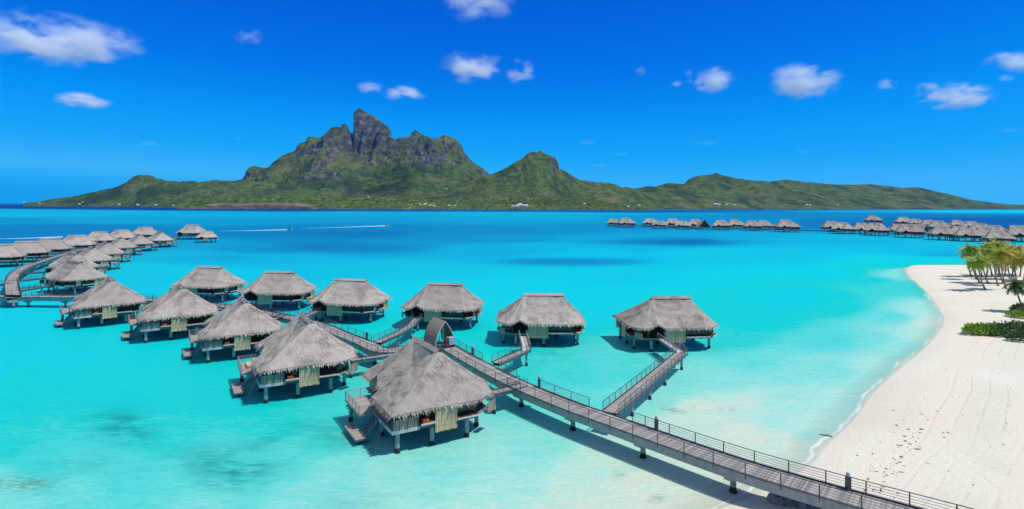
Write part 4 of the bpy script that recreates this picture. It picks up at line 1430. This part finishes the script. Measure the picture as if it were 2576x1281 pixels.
# furniture on the second villa's terrace
def at_villa(a, b, lx, ly, z):
    A = at(*a, ZE + VZ); B = at(*b, ZE + VZ); h = math.atan2(B.y - A.y, B.x - A.x)
    return Vector((A.x + lx * math.cos(h) - ly * math.sin(h), A.y + lx * math.sin(h) + ly * math.cos(h), z)), h
p, h = at_villa((650.4, 944.5), (858.3, 914.8), .3, 11.0, 2.1 + VZ)
lo = empty('lounge_sofa', tuple(p), h)
m = MB(); m.box(-.6, .6, -1.1, 1.1, .12, .42); m.build('seat', M['curtain'], lo)
m = MB(); m.box(.42, .62, -1.1, 1.1, .425, .9); m.build('backrest', M['curtain'], lo)
m = MB(); m.box(-.6, .6, -1.1, 1.1, 0, .115); m.build('base', M['red_wood'], lo)
tag(lo, 'tan lounge sofa on the terrace of the second near villa', 'sofa')

# ------------------------------------------------------------ plants
LEAF_P = mat_leaf('palm_leaf', [(.11, .22, .03), (.25, .38, .05), (.46, .50, .07), (.68, .55, .08)], .45)
LEAF_O = mat_leaf('orange_palm_leaf', [(.22, .30, .04), (.50, .44, .05), (.75, .46, .06)], .45)
LEAF_D = mat_leaf('dark_palm_leaf', [(.03, .06, .015), (.07, .12, .03), (.13, .18, .04)], .25)
LEAF_B = mat_leaf('shrub_leaf_bright', [(.14, .25, .03), (.28, .42, .06), (.42, .52, .10)], .3)
LEAF_K = mat_leaf('shrub_leaf_dark', [(.03, .075, .02), (.07, .14, .03), (.12, .20, .05)], .2)
M['trunk'] = mat_wood('palm_trunk', (.16, .13, .105), (.34, .29, .25), 1.0, .9, .1)


def palm_crown(rng, nf=28, L=3.6, wind=(-.55, .1)):
    """fronds with leaflets, crown centre at the origin"""
    m = MB()
    for k in range(nf):
        az = 2 * math.pi * (k * .618 + rng.random() * .06)
        el = R(62 - 100 * (k / nf) ** 1.1 + 10 * (rng.random() - .5))
        ln = L * (.8 + .35 * rng.random())
        d = Vector((math.cos(az) * math.cos(el), math.sin(az) * math.cos(el), math.sin(el)))
        pts = [Vector((0, 0, 0))]
        n = 11
        for i in range(n):
            d = (d + Vector((wind[0] * .09, wind[1] * .09, -.13 - .03 * rng.random()))).normalized()
            pts.append(pts[-1] + d * ln / n)
        m.tube(pts[::2], [.05, .04, .035, .025, .02, .012][:len(pts[::2])], 4)
        for i in range(1, n + 1):
            p = pts[i]; dd = (pts[i] - pts[i - 1]).normalized()
            side = dd.cross(Vector((0, 0, 1)))
            if side.length < .1: side = Vector((1, 0, 0))
            side.normalize()
            t = i / n
            ll = (.95 * math.sin(math.pi * min(.97, .16 + .8 * t)) + .12) * L / 3.6
            for sgn in (-1, 1):
                for r_ in range(2):
                    q0 = p - dd * (ln / n) * (.5 * r_)
                    tip = q0 + side * sgn * ll * (.75 + .3 * rng.random()) + dd * ll * .45 + Vector((0, 0, -ll * (.35 + .4 * rng.random())))
                    w = dd * (.085 + .03 * rng.random()) * L / 3.6
                    m.add([q0 - w, q0 + w, tip], [(0, 1, 2)])
    return m


crowns = [palm_crown(random.Random(s), 30, 3.6).build('crown', mt_) for s, mt_ in ((1, LEAF_P), (2, LEAF_P), (3, LEAF_P), (4, LEAF_O))]
crown_dark = palm_crown(random.Random(9), 26, 3.6).build('crown', LEAF_D)
_free = {id(c): True for c in crowns + [crown_dark]}


def place_crown(src, parent, loc, rz, s):
    if _free[id(src)]:
        c = src; _free[id(src)] = False
    else:
        c = src.copy(); col.objects.link(c)
    c.parent = parent; c.location = loc; c.rotation_euler = (0, 0, rz); c.scale = (s, s, s)
    return c


def palm(base_px, crown_px, label, src, s=1.0, gz=None):
    b = at(base_px[0], base_px[1], 1.4)
    b.z = ground(b.x, b.y) - .1
    top = far(crown_px[0], crown_px[1], b.y + random.uniform(-1.5, 1.5))
    root = empty('palm_tree', tuple(b))
    t = top - b
    pts = []; rr = []
    for i in range(9):
        f = i / 8
        pts.append(Vector((t.x * f ** 1.0 + .6 * math.sin(f * math.pi) * (-1 if t.x < 0 else .5), t.y * f, t.z * f)))
        rr.append(.24 - .10 * f + (.10 if i == 0 else 0))
    m = MB(); m.tube(pts, rr, 7); m.build('trunk', M['trunk'], root, smooth=True)
    place_crown(src, root, pts[-1], random.uniform(0, 6.28), s)
    tag(root, label, 'palm tree', 'palm trees on the sand spit')


def z3(x, y): return (2318.5 + x * .2681, 558.2 + y * .2681)
PL = [((470, 472), (432, 250), 'leftmost palm of the grove, crown over turquoise water'),
      ((520, 500), (462, 215), 'palm just behind the leftmost palm, leaning left'),
      ((548, 530), (500, 330), 'short crowned palm, third trunk from the left of the grove'),
      ((600, 592), (535, 340), 'palm with the nearest foot in the grove, bright low crown'),
      ((630, 540), (578, 320), 'palm right of the nearest-footed one, bright green crown'),
      ((612, 470), (612, 250), 'slim palm at the back left of the grove'),
      ((665, 470), (650, 190), 'tall palm at the back, crown highest left of centre'),
      ((722, 562), (688, 230), 'thick palm in the middle of the grove'),
      ((735, 480), (720, 180), 'tall back palm with the highest yellow crown'),
      ((800, 592), (752, 260), 'palm with orange crown and foot right of the middle'),
      ((780, 480), (790, 240), 'back palm between the orange crowned ones'),
      ((838, 500), (820, 270), 'orange tinted palm towards the right of the grove'),
      ((850, 470), (860, 300), 'palm at the right back with a yellow crown'),
      ((885, 462), (880, 330), 'darker palm behind the lone front palm'),
      ((925, 480), (930, 270), 'green palm near the right frame edge'),
      ((900, 545), (890, 215), 'tall palm right of the orange crowned ones, foot near the lone palm'),
      ((570, 478), (560, 235), 'thin palm behind the nearest-footed one, crown touching its neighbours'),
      ((690, 505), (700, 290), 'low green palm in the thick of the grove'),
      ((770, 540), (735, 330), 'short green palm below the orange crown'),
      ((960, 520), (965, 300), 'palm cut by the right frame edge')]
for i, (b, c, lab) in enumerate(PL):
    palm(z3(*b), z3(*c), lab, crowns[3] if ('orange' in lab or 'yellow' in lab) else crowns[i % 3], .95 + .15 * random.random())
palm(z3(985, 800), z3(892, 545), 'lone dark palm in front, leaning left over a shrub', crown_dark, .95)


def shrub(name, pts, h, mat, label, leaf=.5, dens=9, spiky=False, cat='shrub'):
    """pts: picture points strung along the shrub's foot"""
    rng = random.Random(hash(label) % 1000 if False else len(label))
    c0 = at(pts[0][0], pts[0][1], 1.4)
    root = empty(name, (c0.x, c0.y, 0))
    m = MB(); st = MB()
    for (u, v, r) in pts:
        c = at(u, v, 1.4)
        g = ground(c.x, c.y)
        for k in range(int(dens * r * r * 16)):
            a = rng.random() * 6.28; rr = r * math.sqrt(rng.random()); e = rng.random()
            x = c.x + rr * math.cos(a); y = c.y + rr * math.sin(a)
            hh = h * math.sqrt(max(.05, 1 - (rr / r) ** 2)) * (.75 + .35 * rng.random())
            z = g + hh * (1 - .55 * e * e)
            q = Vector((x - c0.x, y - c0.y, z))
            if spiky:
                d = Vector((math.cos(a) * (.3 + .5 * rng.random()), math.sin(a) * (.3 + .5 * rng.random()), .8)).normalized()
            else:
                d = Vector((rng.gauss(0, 1), rng.gauss(0, 1), rng.gauss(.2, .7))).normalized()
            s = d.cross(Vector((rng.random() - .5, rng.random() - .5, rng.random() - .5))).normalized() * leaf * .22
            ln = leaf * (.6 + .8 * rng.random())
            m.add([q, q + d * ln * .5 + s, q + d * ln, q + d * ln * .5 - s], [(0, 1, 2, 3)])
        st.tube([(c.x - c0.x, c.y - c0.y, g - .1), (c.x - c0.x + .2, c.y - c0.y, g + h * .7)], [.08, .04], 5)
    m.build('foliage', mat, root)
    st.build('stem', M['trunk'], root)
    tag(root, label, cat)


def zz(x, y, r): return (*z3(x, y), r)
shrub('shrub', [zz(490, 985, 1.6), zz(540, 975, 2.2), zz(600, 985, 2.4), zz(650, 985, 2.2)], 1.5, LEAF_B, 'bright green spiky low shrub at the left end of the sand planting', .8, 5, True)
shrub('shrub', [zz(720, 975, 1.9), zz(745, 1010, 1.7)], 2.0, LEAF_K, 'round dark green shrub beside the bright spiky one', .5, 9)
shrub('shrub', [zz(800, 1000, 2.0), zz(850, 990, 2.3), zz(905, 985, 2.6)], 2.3, LEAF_K, 'long dark shrub mass running to the right frame edge', .5, 8)
shrub('shrub', [zz(925, 1060, 2.0), zz(960, 1040, 2.2)], 2.0, LEAF_K, 'low dark shrub in front at the right frame edge', .5, 8)
shrub('shrub', [zz(870, 835, 1.4), zz(915, 845, 1.8), zz(960, 850, 2.0)], 1.1, LEAF_B, 'mid green ground shrub under the lone dark palm', .6, 6, True)
shrub('shrub', [zz(930, 800, 2.0), zz(965, 790, 2.2)], 2.0, LEAF_K, 'dark bush behind the mid green ground shrub', .5, 8)

# low stones at the planting's edge
rockm = NT('rock')
_n = rockm.noise(rockm.coord('Object'), 1.6, 5, .7)
M['rock'] = rockm.finish(rockm.bsdf(rockm.ramp(_n, [(.35, (.10, .09, .08)), (.5, (.30, .27, .23)), (.7, (.48, .44, .38))]), .95, .1, rockm.bump(_n, .8, .15)))


def rock(x, y, z, r, seed, parent=None, name='rock', flat=.7):
    rng = random.Random(seed)
    import bmesh
    bm = bmesh.new(); bmesh.ops.create_icosphere(bm, subdivisions=3, radius=1)
    off = Vector((rng.random() * 20, rng.random() * 20, 0))
    for v in bm.verts:
        k = 1 + .35 * mnoise.noise(v.co * 1.2 + off) + .10 * mnoise.noise(v.co * 3.5 + off)
        v.co = Vector((v.co.x * k * r, v.co.y * k * r * (.7 + .4 * rng.random() * 0 + .2), v.co.z * k * r * flat))
    me = bpy.data.meshes.new(name); bm.to_mesh(me); bm.free()
    me.materials.append(M['rock'])
    me.polygons.foreach_set('use_smooth', [True] * len(me.polygons))
    o = bpy.data.objects.new(name, me); col.objects.link(o)
    o.location = (x, y, z); o.rotation_euler = (0, 0, rng.random() * 3)
    if parent: o.parent = parent
    return o


# stones under the landward end of the boardwalk
stones = [((1962, 1252), 1.0, 'leftmost stone under the boardwalk end, standing in its shadow'), ((1995, 1262), .75, 'second stone from the left under the boardwalk end'), ((2024, 1268), .85, 'third stone from the left under the boardwalk end'),
          ((2058, 1275), .8, 'fourth stone from the left under the boardwalk end'), ((2092, 1283), .95, 'fifth stone from the left under the boardwalk end'), ((2130, 1293), .9, 'sixth stone, mostly below the frame'),
          ((2170, 1304), .9, 'rightmost stone under the boardwalk end, cut by the frame')]
for i, (p, r, lab) in enumerate(stones):
    q = at(p[0], p[1], .3)
    o = rock(q.x, q.y, .25, r, 40 + i)
    tag(o, lab, 'stone', 'stones under the boardwalk end')

# beach litter: bits of coral and leaf
def debris():
    rng = random.Random(21)
    m = MB()
    for k in range(130):
        f = rng.random()
        u = 2180 + 150 * f + rng.gauss(0, 26); v = 1235 - 190 * f + rng.gauss(0, 26)
        p = at(u, v, .8)
        if signed_shore(np.array([[p.x]]), np.array([[p.y]]))[0, 0] < 2.5: continue
        z = ground(p.x, p.y)
        s = .04 + .12 * rng.random() ** 3
        a = rng.random() * 3.14
        dx = Vector((math.cos(a), math.sin(a), 0)) * s * (1 + rng.random() * 1.5); dy = Vector((-math.sin(a), math.cos(a), 0)) * s * .5
        c = Vector((p.x, p.y, z + .02))
        m.add([c - dx - dy, c + dx - dy, c + dx * .8 + dy, c - dx * .7 + dy, c + Vector((0, 0, s * .5))], [(0, 1, 4), (1, 2, 4), (2, 3, 4), (3, 0, 4)])
    for k in range(60):
        u = rng.uniform(2060, 2560); v = rng.uniform(900, 1240)
        p = at(u, v, .8)
        if signed_shore(np.array([[p.x]]), np.array([[p.y]]))[0, 0] < 3: continue
        z = ground(p.x, p.y); s = .04 + .07 * rng.random() ** 2; c = Vector((p.x, p.y, z + .02))
        m.add([c + Vector((-s, -s, 0)), c + Vector((s, -s * .6, 0)), c + Vector((0, s, 0)), c + Vector((0, 0, s))], [(0, 1, 3), (1, 2, 3), (2, 0, 3)])
    o = m.build('beach_debris', mat_plain('debris', (.12, .10, .075), .9, .1, 0, .5))
    tag(o, 'dark bits of coral and leaf scattered on the sand', None, None, 'stuff')
debris()

# floating green log in the shallows
lg = MB(); a = at(2063, 1089); b = at(2096, 1094)
lg.tube([a + Vector((0, 0, .02)), a.lerp(b, .5) + Vector((0, .1, .05)), b + Vector((0, 0, .02))], [.06, .10, .09], 7)
tag(lg.build('floating_log', mat_plain('green_bark', (.10, .17, .04), .8, .2)), 'green log floating in the shallows near the sand', 'log')


# boat wakes and their boats
def wake(p0, p1, w0, w1, label, boat=True, blabel=''):
    a = at(*p0); b = at(*p1); d = (b - a); L = d.length; d.normalize(); n = Vector((-d.y, d.x, 0))
    m = MB(); k = 60; rng = random.Random(int(p0[0]))
    pts = []
    for i in range(k + 1):
        t = i / k
        w = (w0 + (w1 - w0) * t ** 2) * (.6 + .8 * rng.random())
        c = a + d * L * t + n * (3.0 * math.sin(t * 9) * (1 - t))
        pts += [c - n * w + Vector((0, 0, .05)), c + n * w * .8 + Vector((0, 0, .05)), c + Vector((0, 0, .05 + .6 * t))]
    fs = []
    for i in range(k):
        fs += [(3 * i, 3 * i + 3, 3 * i + 5, 3 * i + 2), (3 * i + 2, 3 * i + 5, 3 * i + 4, 3 * i + 1)]
    m.add(pts, fs)
    o = m.build('wake_foam', mat_plain('foam', (.38, .60, .70), .9, .1, 0, .3))
    tag(o, label, None, None, 'stuff')
    if boat:
        r = empty('motor_boat', tuple(b + d * 2), math.atan2(d.y, d.x))
        h = MB()
        sec = [(-3.2, .9, 1.0), (-1, 1.05, 1.0), (1.2, .9, 1.1), (2.6, .5, 1.25), (3.4, .03, 1.4)]
        vs = []
        for x, w, z in sec: vs += [(x, -w, z), (x, -w * .6, .1), (x, w * .6, .1), (x, w, z), ]
        fs = [(i * 4 + j, (i + 1) * 4 + j, (i + 1) * 4 + j + 1, i * 4 + j + 1) for i in range(4) for j in range(3)] + [(0, 1, 2, 3)] + [(i * 4 + 3, (i + 1) * 4 + 3, (i + 1) * 4, i * 4) for i in range(4)]
        h.add(vs, fs); h.build('hull', M['pale_wood'], r)
        c = MB(); c.box(-.8, .9, -.5, .5, 1.0, 1.9); c.build('cabin', M['glass'], r)
        tag(r, blabel, 'boat', 'small boats on the lagoon')


wake((552, 587), (722, 583), .8, 3.0, 'long white wake left of the other one', True, 'small boat at the tip of the left wake')
wake((760, 579), (968, 571), .8, 4.0, 'long white wake furthest right on the open lagoon', True, 'small boat at the tip of the right wake')
wake((-30, 612), (158, 605), 1.0, 1.6, 'faint white wake at the left frame edge', False)

# houses along the far shore
def make_house():
    r = empty('shore_house')
    m = MB(); m.box(-7, 7, -5, 5, 0, 4.5); m.build('wall', mat_plain('white_wall', (.75, .73, .68), .8, .2, 0, .05), r)
    m = MB(); m.add([(-8, -6, 4.5), (8, -6, 4.5), (8, 6, 4.5), (-8, 6, 4.5), (-4, 0, 8), (4, 0, 8)], [(0, 1, 5, 4), (1, 2, 5), (2, 3, 4, 5), (3, 0, 4), (3, 2, 1, 0)])
    m.build('roof', mat_plain('pale_roof', (.62, .58, .54), .7, .2, 0, .1), r)
    return r
h0 = make_house(); first = True
HS = [(72, 519.5, 4350, 1), (110, 521, 4300, 1), (210, 522, 4050, 1), (310, 523, 3850, 1), (357, 523.5, 3780, 1.2), (402, 523.5, 3740, 1), (445, 524, 3720, .9), (218, 517, 4100, .7), (1038, 520.5, 3100, 1), (1048, 518.5, 3130, 1.3), (1060, 519, 3100, 1.2), (1072, 518, 3120, 1.3), (1085, 520, 3100, 1),
      (1094, 521, 3080, 1), (1132, 520.5, 3080, 1), (1148, 521, 3080, .9), (1290, 520.5, 2995, 1), (1308, 519.5, 3000, 2.0), (1322, 520.5, 2990, 1.7), (1300, 521, 2990, 1.4), (1466, 505, 3300, 1.2), (1468, 513, 3150, .9), (1577, 519.5, 3150, .9), (1604, 517, 3150, 1.1), (1795, 512.5, 3700, 1.5), (1803, 513, 3700, 1.2), (1822, 513, 3700, 1.2), (1842, 513.5, 3720, 1), (2022, 511.5, 4100, 1.2), (2030, 511.5, 4100, 1.0), (2100, 511.5, 4300, .8), (1125, 478, 3600, .8), (932, 500, 3150, .8)]
for i, (u, v, d, s) in enumerate(HS):
    o = h0 if first else copy_tree(h0); first = False
    p = far(u, v, d)
    o.location = (p.x, p.y - 40, max(1.0, p.z)); o.rotation_euler = (0, 0, random.uniform(-.5, .5)); o.scale = (s, s, s)
    tag(o, 'tiny white house on the far island, ' + (ordn + ['twenty-' + x for x in ordn[:9]] + ['thirtieth', 'thirty-first', 'thirty-second', 'thirty-third'])[sorted(range(len(HS)), key=lambda k: HS[k][0]).index(i)] + ' counting from the left', 'house', 'houses along the far shore')


# ------------------------------------------------------------ clouds
def mat_cloud(name, dens, soft=1.0, alb=(1, 1, 1)):
    t = NT(name)
    o = t.coord('Object')
    wp = t.pos()
    ln = t.n('VectorMath', {'operation': 'LENGTH'}, i0=o).outputs['Value']
    oi = t.n('ObjectInfo').outputs['Random']
    n1 = t.noise(t.mapping(wp, (.0045, .0045, .009)), 1.0, 6, .62, .3)
    n2 = t.noise(t.n('VectorMath', {'operation': 'ADD'}, i0=t.mapping(o, (1.1, .8, .9)), i1=t.n('CombineXYZ', i0=t.math('MULTIPLY', oi, 50.0)).outputs[0]).outputs[0], 1.0, 2, .5)
    z = t.n('SeparateXYZ', i0=o).outputs[2]
    fl = t.math('MULTIPLY', t.math('MAXIMUM', t.math('MULTIPLY', z, -1.0), 0.0), .5)
    d = t.math('SUBTRACT', t.math('ADD', t.math('MULTIPLY', n1, 4.2), t.math('MULTIPLY', n2, 2.4)), t.math('ADD', t.math('MULTIPLY', t.math('MULTIPLY', ln, ln), 1.0), t.math('ADD', 2.78, fl)))
    d = t.math('MULTIPLY', t.math('MULTIPLY', t.math('MAXIMUM', d, 0.0), t.math('SUBTRACT', 1.0, ln, True)), dens * 2.2 / soft, False)
    vol = t.n('VolumeScatter', Color=(*alb, 1), Density=d, Anisotropy=-.15).outputs[0]
    return t.finish(None, vol)


CL = mat_cloud('cloud_vapour', .0085)
CT = mat_cloud('thin_cloud_vapour', .006)
CD = mat_cloud('distant_thin_cloud', .0022, 1.0, (.12, .26, .50))


def cloud(u, v, w, h, label, mat=CL, alt=1300.0, depth=.9, dist=None):
    el = (HOR - ROLL * (u - 1288) - v) / F
    d = dist or alt / el
    p = far(u, v, d)
    import bmesh
    bm = bmesh.new(); bmesh.ops.create_icosphere(bm, subdivisions=3, radius=1.0)
    me = bpy.data.meshes.new('cloud'); bm.to_mesh(me); bm.free()
    me.materials.append(mat)
    o = bpy.data.objects.new('cloud', me); col.objects.link(o)
    k = d / F
    o.location = p
    o.scale = (w * .5 * k * 1.22, w * .5 * k * depth, h * .5 * k * 1.45)
    tag(o, label, 'cloud', 'small white clouds')
    return o


cloud(135, 108, 380, 92, 'largest cloud, at the upper left')
cloud(205, 262, 125, 36, 'small cloud below the largest one at the left')
cloud(612, 97, 85, 44, 'little cloud alone left of centre', CT)
cloud(1187, 4, 215, 60, 'cloud cut by the top frame edge', dist=3853, depth=1.5)
cloud(1190, 172, 170, 66, 'bright cloud above right of the summit tower')
cloud(1312, 186, 80, 62, 'round cloud touching the bright one above the mountain')
cloud(930, 226, 75, 30, 'thin cloud wisp left of its twin above the summit', CT)
cloud(1018, 238, 115, 30, 'thin cloud wisp nearest above the summit tower')
cloud(1785, 198, 130, 58, 'medium cloud left of the large right-hand one')
cloud(1706, 210, 42, 18, 'scrap of cloud just left of the medium cloud', CT)
cloud(2022, 206, 180, 82, 'large bright cloud on the right side of the sky')
cloud(2230, 206, 52, 30, 'small round cloud right of the large bright one')
cloud(2335, 215, 62, 26, 'small cloud touching the long one at the right')
cloud(2402, 236, 170, 56, 'long slanted cloud at the right')
cloud(2545, 146, 120, 52, 'cloud at the right frame edge')
cloud(2530, 188, 36, 22, 'scrap of cloud under the one at the right edge', CT)
cloud(1612, 176, 36, 26, 'faint scrap of cloud right of centre', CT)
for (u, v, w, h, lab) in [(375, 368, 70, 16, 'grey wisp low at the left'), (1475, 357, 60, 16, 'grey wisp right of the second peak, upper'), (1555, 385, 60, 12, 'grey wisp right of the second peak, middle'), (1512, 414, 55, 10, 'grey wisp right of the second peak, lower'),
                          (1765, 357, 90, 14, 'long grey wisp over the right range'), (2020, 376, 50, 12, 'faint grey wisp over the far right range'), (598, 354, 36, 12, 'faint grey wisp left of the mountain'), (2540, 318, 70, 22, 'pale grey wisp at the right frame edge')]:
    cloud(u, v, w, h, lab, CD, 1500)


# ------------------------------------------------------------ the air between here and the island
def haze():
    m = MB(); m.box(-7000, 7000, -300, 7300, -8, 900)
    t = NT('sea_air')
    nd = t.n('VolumePrincipled', Color=(.10, .5, 1.0, 1), Density=HAZE, Anisotropy=.2)
    o = m.build('haze', t.finish(None, nd.outputs[0]))
    tag(o, 'thin blue sea air in front of the island', None, None, 'stuff')


HAZE = 1.1e-5
haze()
